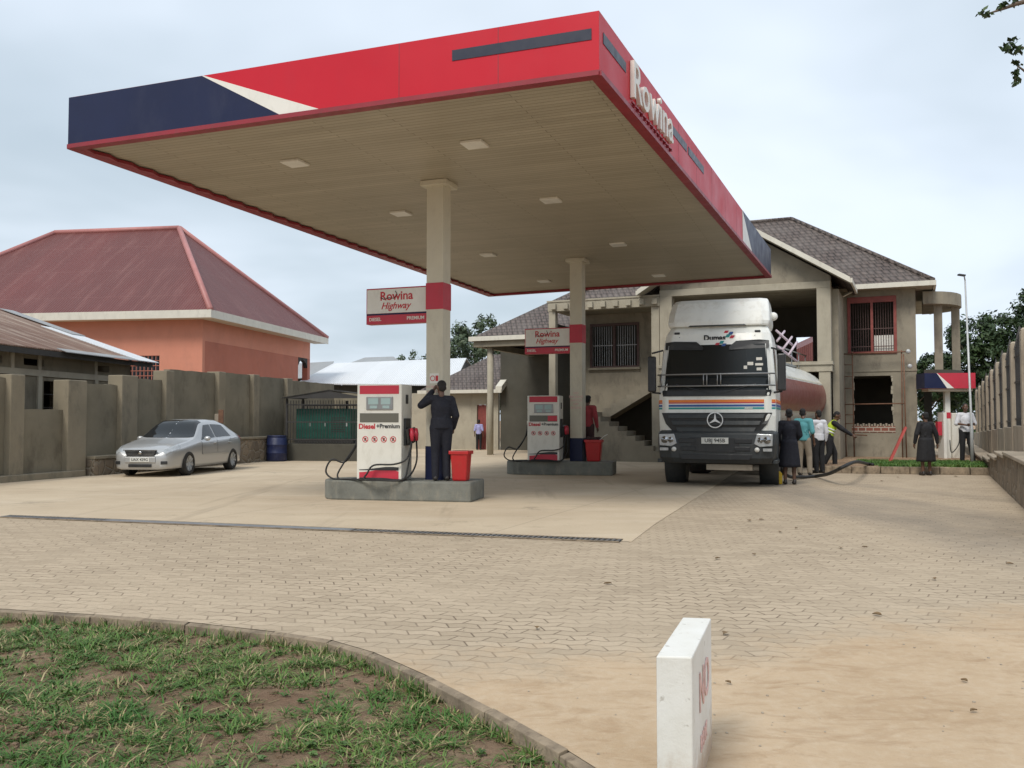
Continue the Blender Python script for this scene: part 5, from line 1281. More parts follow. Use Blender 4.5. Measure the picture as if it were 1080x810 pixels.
for sx in (-1, 1):
    pts = [(sx * 1.10, 2.96), (sx * 1.10, 3.12), (sx * .9, 3.14), (sx * .42, 3.12), (sx * .28, 3.0), (sx * .28, 2.93)]
    front('sun_visor', pts if sx > 0 else pts[::-1], 'blackplastic', .05, .03)
    tb_('door_pillar', MB().prism([(sx * 1.10, .12, 2.0), (sx * 1.17, .18, 2.0), (sx * 1.09, .36, 3.05), (sx * 1.02, .28, 3.05)], (0, -.02, 0)), 'truckwhite')
    tb_('side_window', MB().prism([(sx * 1.226, .32, 2.05), (sx * 1.226, 1.15, 2.05), (sx * 1.165, 1.15, 2.95), (sx * 1.165, .45, 2.95)], (sx * .012, 0, 0)), 'truckglass')
    mr = tb_('mirror', MB().box((sx * 1.36, .05, 2.42), (.17, .14, .78)), 'blackplastic', .03)
    MB().tube([(sx * 1.15, .25, 2.95), (sx * 1.36, .08, 2.88)], .022, 6).build('mirror_arm', 'blackplastic', mr); MB().tube([(sx * 1.18, .2, 2.0), (sx * 1.36, .08, 2.02)], .022, 6).build('mirror_arm', 'blackplastic', mr)
    tb_('roof_lamp', MB().box((sx * .86, .40, 3.33), (.12, .04, .05)), 'ink', .01)
    tb_('roof_lamp', MB().box((sx * .80, .38, 3.22), (.035, .05, .05)), 'ink', .01)
    hl_ = tb_('headlight', MB().prism([(sx * 1.18, -.165, 1.12), (sx * .86, -.172, 1.13), (sx * .80, -.172, .92), (sx * .92, -.172, .86), (sx * 1.17, -.165, .88)], (0, .05, 0)), 'lens', .01)
    for k, rr_ in ((1.06, .075), (.93, .06)): MB().lathe([(rr_, -.178), (rr_ * .7, -.172), (.001, -.17)], 14, 'Y', (sx * k, 0, 1.0)).build('lamp_bowl', 'chrome', hl_)
    tb_('fog_lamp', MB().lathe([(.05, -.185), (.05, -.15)], 14, 'Y', (sx * .86, 0, .80)), 'white')
    tb_('indicator', MB().bb(sx * .98, sx * 1.16, -.18, -.16, .77, .83), 'lens')
    tb_('entry_step', MB().bb(sx * 1.15, sx * 1.26, .1, .9, .5, .58), 'darkplastic', .01)
    tb_('side_skirt', MB().bb(sx * 1.0, sx * 1.24, .25, 2.15, .62, 1.15), 'darkplastic', .03)
    front('wiper', [(sx * .1, 2.0), (sx * .13, 1.99), (sx * .85, 2.18), (sx * .84, 2.20)][::(1 if sx > 0 else -1)], 'blackplastic', .04, .012)
# interior hint: steering wheel and dashboard strip
for zz, hz_, c_ in ((1.80, .055, 'orange'), (1.775, .022, 'signred'), (1.705, .045, 'blue'), (1.65, .04, 'teal')):
    strip('stripe', [(zz, 1.225), (zz + hz_, 1.225)], c_, .007, .006)
    for sx in (-1, 1): tb_('stripe', MB().bb(sx * 1.237, sx * 1.243, .22, 2.19, zz, zz + hz_), c_)
tb_('lettering', text('AMDAS', .05, .001, .002, shear=.3, mtx=TM(.68, yf(1.7) - .012, 1.67)), 'white')
strip('grille', [(1.10, .85), (1.22, .95), (1.34, 1.06), (1.575, 1.16)], 'blackplastic', .024, .02)
for zz, w in ((1.50, .98), (1.36, .9), (1.22, .80)):
    tb_('grille_louvre', MB().hexa([(-w, yf(1.4) - .07, zz - .045), (w, yf(1.4) - .07, zz - .045), (w, yf(1.4) - .02, zz - .045), (-w, yf(1.4) - .02, zz - .045)], [(-w - .04, yf(1.4) - .045, zz + .045), (w + .04, yf(1.4) - .045, zz + .045), (w + .04, yf(1.4) - .02, zz + .045), (-w - .04, yf(1.4) - .02, zz + .045)]), 'darkplastic', .008)
em = MB(); ring(em, 0, 1.42, -.085, .17, .022, 28, .02)
for k in range(3):
    a = pi / 2 + 2 * pi * k / 3; t_ = (.155 * cos(a), -.09, 1.42 + .155 * sin(a)); l_ = (.03 * cos(a + 1.05), -.09, 1.42 + .03 * sin(a + 1.05)); r_ = (.03 * cos(a - 1.05), -.09, 1.42 + .03 * sin(a - 1.05))
    em.prism([t_, l_, (0, -.09, 1.42), r_], (0, -.012, 0))
tb_('emblem', em, 'chrome')
tb_('badge', text('Dumas', .165, .004, .007, mtx=TM(-.04, yf(3.2) - .012, 3.20)), 'ink')
for (x, z, m_, a) in ((.20, 3.33, 'signred', .5), (.30, 3.30, 'blue', .5), (.24, 3.245, 'teal', .5), (.33, 3.22, 'signred', .5), (.02, 3.06, 'signred', .5), (.11, 3.10, 'teal', .5), (.16, 3.04, 'blue', .5)):
    tb_('logo_mark', MB().prism([(x - .06, yf(z) - .02, z - .035), (x + .02, yf(z) - .02, z - .035), (x + .06, yf(z) - .02, z + .03), (x - .02, yf(z) - .02, z + .03)], (0, .015, 0)), m_)
# bull bar across the windscreen
bb1 = MB()
for zz in (2.40, 2.15): bb1.tube([(-1.24, .10, zz), (-1.1, -.06 + .05, zz), (0, -.05, zz), (1.1, -.01, zz), (1.22, .10, zz)], .018, 6)
for x in (-.24, -.17, .05, .12): bb1.tube([(x, -.05, 2.15), (x, -.05, 2.40)], .014, 6)
for x in (-1.15, 1.12): bb1.tube([(x, .02, 2.15), (x, .02, 2.40)], .014, 6)
tb_('windscreen_guard', bb1, 'steel')
# bumper
hb = MB(); vs = []
secs = [(.50, 1.16, -.06), (.62, 1.22, -.14), (.9, 1.25, -.15), (1.14, 1.25, -.12), (1.20, 1.22, -.02)]
for z, w, y in secs: vs += [(-w, y + .3, z), (-w + .05, y + .12, z), (-w + .3, y, z), (w - .3, y, z), (w - .05, y + .12, z), (w, y + .3, z), (w, .6, z), (-w, .6, z)]
fs = [list(range(8))[::-1], list(range(32, 40))] + [(i * 8 + k, i * 8 + (k + 1) % 8, (i + 1) * 8 + (k + 1) % 8, (i + 1) * 8 + k) for i in range(4) for k in range(8)]
hb.add(vs, fs); tb_('bumper', hb, 'darkplastic', .02)
tb_('bumper_recess', MB().prism([(-.55, -.155, 1.05), (.55, -.155, 1.05), (.45, -.155, .74), (-.45, -.155, .74)], (0, .02, 0)), 'blackplastic', .01)
tb_('lower_grille', MB().prism([(-.78, -.152, .70), (.78, -.152, .70), (.70, -.152, .58), (-.70, -.152, .58)], (0, .02, 0)), 'blackplastic', .01)
for sx in (-1, 1):
    tb_('bumper_slot', MB().bb(sx * .40, sx * .76, -.165, -.14, .93, 1.03), 'blackplastic', .01)
    tb_('bumper_slot', MB().bb(sx * .40, sx * .72, -.165, -.14, .77, .86), 'blackplastic', .01)
tb_('number_plate', MB().bb(-.28, .28, -.185, -.165, .92, 1.05), 'numplate')
tb_('lettering', text('UBJ 945B', .11, .001, .002, mtx=TM(0, -.187, .985)), 'ink')
tb_('windscreen_sticker', MB().box((.72, yf(2.62) - .025, 2.62), (.12, .004, .07)).box((.90, yf(2.6) - .015, 2.6), (.16, .004, .05)).box((.90, yf(2.72) - .015, 2.72), (.12, .004, .06)).box((.62, yf(2.52) - .03, 2.54), (.07, .004, .07)).box((.90, yf(2.5) - .01, 2.5), (.10, .004, .06)), 'signwhite')
tb_('axle_beam', MB().bb(-.9, .9, 1.25, 1.5, .42, .62), 'iron'); tb_('front_plate', MB().bb(-.2, .75, .0, .1, .36, .48), 'fence_plaster')
tb_('chassis', MB().bb(-.45, .45, .7, 6.8, .72, .98), 'iron')
for sx in (-1, 1):
    wheel(T, sx * 1.04, 1.42, .51, .33, sx, .55, 0)
    for y in (4.9, 6.2): wheel(T, sx * .96, y, .51, .55, sx, .55, 0)
    tb_('mudguard', MB().lathe([(.60, -.2), (.60, .2)], 20, 'X', (sx * 1.03, 1.42, .51)), 'darkplastic')
    tb_('fuel_tank', MB().bb(sx * .6, sx * 1.15, 2.5, 3.9, .55, 1.05), 'galv', .08)
# trailer, turned a little against the cab
TR = bpy.data.objects.new('tank_trailer', None); COL.objects.link(TR); TR.parent = T; TR.location = (0, 3.9, 0); TR.rotation_euler = (0, 0, R(-9))
def ellsec(n=36, a=1.22, c=.98): return [(a * cos(2 * pi * k / n), c * sin(2 * pi * k / n)) for k in range(n)]
tk = MB(); vs = []; zc = 2.12
prof = [(-1.0, .0), (-1.0, .55), (-.93, .82), (-.80, .95), (-.6, 1.0), (8.5, 1.0), (8.7, .95), (8.82, .8), (8.9, .5), (8.9, .0)]
N = 40
for y, k in prof:
    for x, z in ellsec(N): vs.append((x * max(k, .001), y, zc + z * max(k, .001)))
fs = [(i * N + k, i * N + (k + 1) % N, (i + 1) * N + (k + 1) % N, (i + 1) * N + k) for i in range(len(prof) - 1) for k in range(N)]
tk.add(vs, fs, True); tk.build('tank', 'truckwhite', TR)
for sx in (-1, 1):
    bnd = MB(); vs = []; ks = [-.50 + i * .1 for i in range(10)]
    for y in (-.58, 8.45):
        for a in ks: vs.append((sx * 1.226 * cos(a), y, zc + .986 * sin(a)))
    n = len(ks); bnd.add(vs, [(i, i + 1, n + i + 1, n + i) for i in range(n - 1)], True); bnd.build('maroon_band', 'maroon', TR)
# front dish band
db = MB(); vs = []; rr = [.2, .4, .55]
for (y, k) in ((-1.004, .56), (-.938, .825), (-.806, .957), (-.605, 1.006)):
    for a in range(N + 1):
        t = 2 * pi * a / N; vs.append((1.22 * k * cos(t), y, zc + .98 * k * sin(t)))
fs = [(i * (N + 1) + a, i * (N + 1) + a + 1, (i + 1) * (N + 1) + a + 1, (i + 1) * (N + 1) + a) for i in range(2) for a in range(N) if not (N * .12 < a < N * .38)]
db.add(vs, fs, True); db.build('maroon_dish', 'maroon', TR)
MB().bb(-.5, .5, -.3, 8.6, .95, 1.25).build('trailer_frame', 'iron', TR)
MB().bb(-.35, .35, -.2, 8.3, zc + .97, zc + 1.03).build('catwalk', 'galv', TR)
hr = MB()
for sx in (-.42, .42):
    hr.tube([(sx, -.7, zc + .75), (sx, -.3, zc + 1.42), (sx, 8.0, zc + 1.42)], .02, 6)
    for k in range(8): hr.tube([(sx, -.2 + k * 1.15, zc + .95), (sx, -.2 + k * 1.15, zc + 1.42)], .016, 5)
hr.build('handrail', 'galv', TR)
ld = MB()
for sx in (-.0, .36): ld.tube([(.55 + sx, -1.15, 1.3), (.55 + sx, -1.1, zc + 1.5), (.65 + sx, -.7, zc + 1.62)], .022, 6)
for k in range(8): ld.tube([(.55, -1.13, 1.5 + k * .27), (.91, -1.13, 1.5 + k * .27)], .016, 5)
ld.build('ladder', 'bars_red', TR)
la_ = MB(); Wm = (Matrix.Translation(T.location) @ Matrix.Rotation(R(-19), 4, 'Z') @ Matrix.Translation((0, 3.9, 0)) @ Matrix.Rotation(R(-9), 4, 'Z')).inverted()
def rk(x, y, Y): return Wm @ at(790 + x / 5.79, 290 + y / 5.79, Y)
for a_, c_ in (((170, 405), (217, 343)), ((203, 458), (262, 378)), ((240, 490), (294, 408)), ((165, 338), (278, 440)), ((175, 436), (292, 528))): la_.tube([rk(*a_, 23.0), rk(*c_, 23.4)], .03, 6)
la_.build('tank_ladder', 'c_pink', TR)
for sx in (-1, 1):
    for a0 in (-.52, .44):
        ln = MB(); vs = []
        for y in (-.57, 8.44):
            for a in (a0, a0 + .045): vs.append((sx * 1.229 * cos(a), y, zc + .989 * sin(a)))
        ln.add(vs, [(0, 1, 3, 2)]); ln.build('cream_line', 'cream', TR)
for y in (5.3, 6.6, 7.9):
    for sx in (-1, 1): wheel(TR, sx * .98, y, .51, .4, sx, .55, 0)
tb_('beacon', MB().ell((1.12, 1.75, 3.78), (.10, .09, .10), 12, 8), 'white'); tb_('beacon_bracket', MB().tube([(.95, 1.8, 3.6), (1.12, 1.75, 3.75)], .03, 6), 'iron')
tb_('air_filter', MB().lathe([(.2, 1.3), (.2, 2.9)], 14, c=(.95, 2.45, 0)), 'blackplastic')
# wheel chock
ch = G(824, 512)
tag(MB().prism([(ch.x - .05, ch.y + .3, 0), (ch.x + .12, ch.y + .3, 0), (ch.x + .12, ch.y + .3, .24), (ch.x + .06, ch.y + .3, .30), (ch.x - .05, ch.y + .3, .26)], (0, .12, 0)).build('yellow_jerrycan', 'yellow', None, .02), 'yellow can standing on the ground by the truck front wheel', 'can')
# discharge hose
hh = G(812, 505)
P = [(6.0, 20.6, .6), (6.35, 20.9, .15), (7.0, 21.8, .05), G(862, 502, .05), G(876, 499, .22), G(890, 492, .42), G(903, 487, .44), G(914, 489, .24), G(921, 490, .21)]
hb_ = [Vector(p) for p in P]; dummy = thing('discharge_hose', 'thick black discharge hose arching from the truck over the kerb', 'hose'); hose(dummy, hb_, 'hose', 'rubber', .04)

# ================================================================== PEOPLE
def capsule(b, p0, p1, r0, r1, seg=12, flat=1.0):
    p0, p1 = Vector(p0), Vector(p1); d = (p1 - p0); L = d.length; d.normalize()
    a = d.cross(Vector((0, 1, 0)) if abs(d.y) < .9 else Vector((1, 0, 0))).normalized(); c = d.cross(a).normalized()
    rows = []
    for i in range(5): t = -pi / 2 + pi / 2 * i / 4; rows.append((p0 + d * r0 * sin(t), r0 * cos(t)))
    for i in range(5): t = pi / 2 * i / 4; rows.append((p1 + d * r1 * sin(t), r1 * cos(t)))
    vs = []; fs = []
    for q, r in rows:
        for k in range(seg): t = 2 * pi * k / seg; vs.append(q + a * cos(t) * max(r, .0005) + c * sin(t) * max(r, .0005) * flat)
    for i in range(len(rows) - 1):
        for k in range(seg): k2 = (k + 1) % seg; fs.append((i * seg + k, i * seg + k2, (i + 1) * seg + k2, (i + 1) * seg + k))
    fs.append(list(range(seg))); fs.append(list(range((len(rows) - 1) * seg, len(rows) * seg)))
    b.add(vs, fs, True)
def remeshed(b, name, m, parent, vox=.012, smooth=2):
    me = b.mesh(name); o = bpy.data.objects.new(name, me); COL.objects.link(o)
    r = o.modifiers.new('r', 'REMESH'); r.mode = 'VOXEL'; r.voxel_size = vox; r.use_smooth_shade = True
    s = o.modifiers.new('s', 'SMOOTH'); s.iterations = smooth; s.factor = .5
    bpy.context.view_layer.update()
    me2 = bpy.data.meshes.new_from_object(o.evaluated_get(bpy.context.evaluated_depsgraph_get()))
    o.modifiers.clear(); o.data = me2; me2.name = name; me2.materials.clear(); me2.materials.append(M[m]); o.parent = parent
    return o
def person(label, loc, yaw, h=1.7, pose=None, top='c_navy', bottom='c_navy', skirt=0, sleeve='long', hat=None, vest=False, group=None, longhair=False, girth=1.0, topname='shirt'):
    J = dict(pel=(0, 0, .93), wai=(0, 0, 1.08), che=(0, 0, 1.27), nek=(0, .01, 1.46), hed=(0, -.02, 1.60),
             shL=(.17, .01, 1.39), shR=(-.17, .01, 1.39), elL=(.23, .04, 1.12), elR=(-.23, .04, 1.12), wrL=(.25, -.04, .88), wrR=(-.25, -.04, .88),
             hpL=(.085, 0, .91), hpR=(-.085, 0, .91), knL=(.095, -.015, .50), knR=(-.095, -.015, .50), anL=(.10, .02, .085), anR=(-.10, .02, .085))
    if pose: J.update(pose)
    k = h / 1.70; J = {a: Vector(p) * k for a, p in J.items()}
    r = thing('person', label, 'person', loc, yaw, group)
    g_ = girth
    face = Vector(pose.get('look', (0, -1, 0)) if pose else (0, -1, 0)); 
    if pose and 'look' in pose: J.pop('look')
    face.normalize()
    b = MB(); Lm = lambda p, q, a, c, fl=1: capsule(b, J[p], J[q], a * k, c * k, 12, fl)
    Lm('pel', 'wai', .125 * g_, .115 * g_, .75); Lm('wai', 'che', .115 * g_, .135 * g_, .75); Lm('che', 'nek', .13, .05, .8)
    Lm('nek', 'hed', .052, .05); Lm('shL', 'shR', .058, .058)
    for s in 'LR':
        Lm('sh' + s, 'el' + s, .052, .04); Lm('el' + s, 'wr' + s, .04, .026)
        Lm('hp' + s, 'kn' + s, .085 * g_, .056); Lm('kn' + s, 'an' + s, .056, .036)
        a = J['an' + s]; capsule(b, a + Vector((0, .02, -.03)) * k, a + Vector((0, -.15, -.05)) * k, .038 * k, .032 * k)
        # hand
        w = J['wr' + s]; d = (w - J['el' + s]).normalized(); side = d.cross(Vector((0, 1, 0))); 
        if side.length < .3: side = d.cross(Vector((1, 0, 0)))
        side.normalize(); nn = d.cross(side).normalized(); pc_ = w + d * .085 * k
        capsule(b, w, pc_, .024 * k, .034 * k, 10, .6)
        # relaxed fingers, slightly curled, thumb from the side
        fdir = side if abs(side.y) > abs(nn.y) else nn; across = fdir; curl = d.cross(across).normalized()
        if curl.x * (1 if s == 'L' else -1) > 0: curl = -curl
        for i, ln in enumerate((.066, .076, .070, .055)):
            q = pc_ + across * (.028 - i * .019) * k; m1 = q + (d * .9 + curl * .15).normalized() * ln * .55 * k; e1 = m1 + (d * .8 + curl * .6).normalized() * ln * .55 * k
            capsule(b, q, m1, .0095 * k, .0088 * k, 7); capsule(b, m1, e1, .0088 * k, .0075 * k, 7)
        q = w + d * .03 * k + across * .022 * k; m1 = q + (d * .6 + across * .8).normalized() * .04 * k; e1 = m1 + (d * .95 + across * .2).normalized() * .035 * k
        capsule(b, q, m1, .012 * k, .010 * k, 7); capsule(b, m1, e1, .010 * k, .008 * k, 7)
    # head
    hd = J['hed']; zc_ = Vector((0, 0, 1)); upv = (zc_ - face * zc_.dot(face)).normalized(); rt = face.cross(upv).normalized()
    mt_ = Matrix((( *rt, 0), (*(-face), 0), (*upv, 0), (0, 0, 0, 1))).transposed()
    def hp(x, y, z): return hd + (rt * x - face * y + upv * z) * k     # y<0 forward
    b.ell(hp(0, .01, .02), (.076 * k, .095 * k, .105 * k), 18, 12, mt_); b.ell(hp(0, -.02, -.05), (.058 * k, .07 * k, .07 * k), 14, 9, mt_)
    capsule(b, hp(0, -.085, .01), hp(0, -.105, -.025), .010 * k, .016 * k, 8)                                   # nose
    capsule(b, hp(-.022, -.086, -.062), hp(.022, -.086, -.062), .009 * k, .009 * k, 8)                            # lips
    for s_ in (-1, 1):
        b.ell(hp(s_ * .078, .015, -.005), (.012 * k, .022 * k, .034 * k), 8, 6, mt_)                               # ears
        capsule(b, hp(s_ * .014, -.084, .028), hp(s_ * .045, -.072, .028), .010 * k, .008 * k, 8)                 # brow
    body_ = remeshed(b, 'body', 'skin', r, .0075 * k, 2)
    for s_ in (-1, 1): MB().ell(hp(s_ * .030, -.079, .010), (.012 * k, .008 * k, .008 * k), 10, 6, mt_).build('eye', 'signwhite', r); MB().ell(hp(s_ * .030, -.0865, .010), (.005 * k, .003 * k, .005 * k), 8, 5, mt_).build('pupil', 'ink', r)
    hb = MB(); hb.ell(hp(0, .03, .055), (.080 * k, .088 * k, .078 * k), 16, 10, mt_); hb.ell(hp(0, .055, .0), (.070 * k, .062 * k, .075 * k), 14, 9, mt_)
    if longhair: hb.ell(hp(0, .10, .06), (.055 * k, .05 * k, .05 * k), 12, 8, mt_)
    remeshed(hb, 'hair', 'hair', r, .01 * k, 1)
    if hat: hb = MB(); hb.ell(hp(0, .01, .07), (.09 * k, .10 * k, .065 * k), 16, 10, mt_); hb.ell(hp(0, -.09, .07), (.06 * k, .07 * k, .012 * k), 12, 6, mt_); remeshed(hb, 'cap', hat, r, .008 * k, 1)
    # top
    b = MB(); e = .020; rngp = random.Random(int(loc[0] * 10) + 5)
    def C(p, q, a, c, fl=1): capsule(b, p, q, a * k, c * k, 14, fl)
    C(J['pel'] + Vector((0, 0, .09)) * k, J['wai'], .125 * g_ + e + .004, .115 * g_ + e + .008, .80); C(J['wai'], J['che'], .118 * g_ + e, .135 * g_ + e, .80); C(J['che'], J['nek'] + Vector((0, 0, -.045)) * k, .135 + e, .055, .8)
    if not skirt:
        hw = .140 * g_ * k + .022; c0_ = J['pel'] - Vector((0, 0, .035 * k)); b.lathe([(hw * .99, 0), (hw * 1.0, .05 * k), (hw * .94, .17 * k)], 28, c=c0_, sy=.80)
    C(J['shL'], J['shR'], .058 + e, .058 + e)
    for s in 'LR':
        C(J['sh' + s], J['el' + s], .055 + e, .046 + e)
        if sleeve == 'long': C(J['el' + s], J['el' + s].lerp(J['wr' + s], .93), .044 + e, .030 + e * .8)
    # collar and creases
    for i in range(10):
        p = J['wai'].lerp(J['che'], rngp.uniform(-.3, 1)) + Vector((rngp.choice((-1, 1)) * .06, rngp.choice((-1, 1)) * .105 * g_, 0)) * k
        capsule(b, p, p + Vector((rngp.uniform(-.06, .06), 0, rngp.uniform(-.12, .12))) * k, .014 * k, .008 * k, 6)
    remeshed(b, topname, top, r, .011 * k, 2)
    cb = MB(); cb.lathe([(.056 * k, -.02 * k), (.066 * k, .015 * k), (.05 * k, .02 * k)], 16, c=J['nek'] - Vector((0, 0, .035 * k))); cb.build('collar', top, r)
    # bottom
    b = MB()
    if skirt:
        zs = skirt * k; top_ = J['pel'].z + .10 * k; wa = .135 * g_ * k + .02; mid_ = (J['hpL'] + J['hpR']) / 2; kn_ = (J['knL'] + J['knR']) / 2
        vs = []; fs = []; S = 32; Rn = 9
        for i in range(Rn + 1):
            t = i / Rn; z = top_ + (zs - top_) * t; c0 = mid_.lerp(kn_, min(1, t)); rad = wa + (.215 * k * g_ - wa) * (t ** .7)
            for q in range(S):
                a = 2 * pi * q / S; f_ = 1 + .05 * t * sin(a * 7 + 1) + .02 * t * sin(a * 11)
                vs.append((c0.x + rad * f_ * cos(a), c0.y + rad * f_ * .78 * sin(a), z))
        for i in range(Rn):
            for q in range(S): q2 = (q + 1) % S; fs.append((i * S + q, i * S + q2, (i + 1) * S + q2, (i + 1) * S + q))
        b.add(vs, fs, True); o = b.build('skirt', bottom, r); so_ = o.modifiers.new('s', 'SOLIDIFY'); so_.thickness = .008
    else:
        for s in 'LR':
            C(J['pel'] - Vector((0, 0, .02)) * k, J['hp' + s], .105 * g_ + .008, .088 * g_ + .010, .9); C(J['hp' + s], J['kn' + s], .085 * g_ + .017, .060 + .017); C(J['kn' + s], J['an' + s] + Vector((0, 0, -.01)), .060 + .015, .052 + .012)
            for i in range(4):
                p = J['kn' + s].lerp(J['an' + s], rngp.uniform(-.2, .9)); capsule(b, p + Vector((-.05, -.05, 0)) * k, p + Vector((.05, -.05, .03)) * k, .012, .008, 6)
        remeshed(b, 'trousers', bottom, r, .011 * k, 2)
    for s in 'LR':
        a = J['an' + s]; b = MB(); capsule(b, a + Vector((0, .025, -.035)) * k, a + Vector((0, -.15, -.047)) * k, .046 * k, .040 * k, 12); capsule(b, a + Vector((0, .02, .0)) * k, a + Vector((0, .02, -.03)) * k, .043 * k, .045 * k)
        remeshed(b, 'shoe', 'shoe', r, .009 * k, 1)
    if vest:
        b = MB(); e2 = .032
        def C2(p, q, a, c, fl=1): capsule(b, p, q, a * k, c * k, 14, fl)
        C2(J['pel'].lerp(J['wai'], .5), J['wai'], .118 * g_ + e2, .115 * g_ + e2, .82); C2(J['wai'], J['che'], .115 * g_ + e2, .132 * g_ + e2, .82); C2(J['shL'].lerp(J['shR'], .12), J['shR'].lerp(J['shL'], .12), .055 + e2, .055 + e2)
        remeshed(b, 'hi_vis_vest', 'c_hivis', r, .010 * k, 2)
        d = (J['che'] - J['wai']).normalized()
        for t in (.15, .55):
            c = J['wai'].lerp(J['che'], t); q = d.to_track_quat('Z', 'Y').to_matrix().to_4x4(); q.translation = c
            sb_ = MB(); sb_.lathe([((.118 * g_ + e2 + .012) * k, -.022), ((.118 * g_ + e2 + .012) * k, .022)], 24, sy=.86); sb_.v = [q @ v for v in sb_.v]; sb_.build('reflective_band', 'c_silver', r)
    return r
gp_ = lambda x, y, z=0: (lambda p: (p.x, p.y, z))(G(x, y, z))
# attendant against the near column, seen from behind, arm raised to the head
person('person in dark navy uniform leaning on the nearer column, one arm raised to the head', (-1.25, 15.93, IH), R(190), 1.74,
       dict(elR=(-.10, -.28, 1.36), wrR=(-.02, -.26, 1.58), shR=(-.16, -.03, 1.40), elL=(.30, -.10, 1.20), wrL=(.30, -.28, 1.42)) if False else
       dict(shL=(.17, -.02, 1.41), elL=(.34, -.12, 1.30), wrL=(.13, -.15, 1.56), elR=(-.25, .03, 1.12), wrR=(-.22, -.12, .90), look=(.25, -1, -.12)), 'c_navy', 'c_navy', girth=1.24, topname='overall_jacket')
person('person in red top and dark cap half hidden behind the farther column', (2.02, 24.05, IH), R(160), 1.70, None, 'c_red', 'c_brown', hat='c_black')
person('woman in dark navy dress standing by the right front wheel of the truck', gp_(833, 511), R(170), 1.64,
       dict(elL=(.25, -.02, 1.13), wrL=(.20, -.16, .95), elR=(-.24, -.02, 1.13), wrR=(-.17, -.18, 1.0)), 'c_navy', 'c_navy', skirt=.40, longhair=True, girth=1.12)
person('person in teal shirt and khaki trousers behind the woman at the truck', gp_(848, 501.5), R(150), 1.70, dict(elL=(.24, -.05, 1.13), wrL=(.16, -.20, .98), hed=(.02, -.05, 1.59), knR=(-.12, -.08, .50), anR=(-.14, -.04, .085)), 'c_teal', 'c_khaki', sleeve='short')
person('person in white shirt and black trousers in the group at the truck', gp_(864, 499), R(200), 1.66, dict(elL=(.22, -.06, 1.12), wrL=(.16, -.24, 1.0)), 'c_white', 'c_black')
person('person in yellow hi-vis vest bending forward to handle the hose', gp_(877, 496, .0), R(74), 1.70,
       dict(pel=(0, .06, .90), wai=(0, .04, 1.06), che=(0, -.04, 1.24), nek=(0, -.12, 1.40), hed=(0, -.17, 1.53), shL=(.16, -.08, 1.34), shR=(-.16, -.08, 1.34),
            elL=(.20, -.28, 1.18), elR=(-.20, -.30, 1.16), wrL=(.14, -.50, 1.04), wrR=(-.14, -.54, 1.00), hpL=(.085, .05, .86), hpR=(-.085, .05, .86), knL=(.10, -.10, .48), knR=(-.12, .06, .47), anL=(.1, -.10, .085), anR=(-.12, .26, .085), look=(0, -.8, -.5)), 'c_black', 'c_black', vest=True)
person('woman in black dress standing alone on the paving before the kerb', gp_(977, 501.5), R(185), 1.60,
       dict(elL=(.27, .02, 1.12), elR=(-.29, .02, 1.12), wrL=(.28, -.06, .88), wrR=(-.34, -.02, .88)), 'c_black', 'c_black', skirt=.38, girth=1.22)
person('person in white shirt and black trousers on the raised grass holding a phone', gp_(1019, 488, .175), R(-8), 1.70,
       dict(elL=(.25, -.02, 1.14), elR=(-.25, -.02, 1.14), wrL=(.06, -.22, 1.12), wrR=(-.06, -.24, 1.10), knL=(.13, -.02, .50), anL=(.20, .0, .085), look=(-.1, -1, -.35)), 'c_white', 'c_black', sleeve='short')
person('person in lavender shirt and dark trousers far off at the annex door', gp_(505, 474.5), R(170), 1.42, None, 'c_lav', 'c_black', sleeve='short')

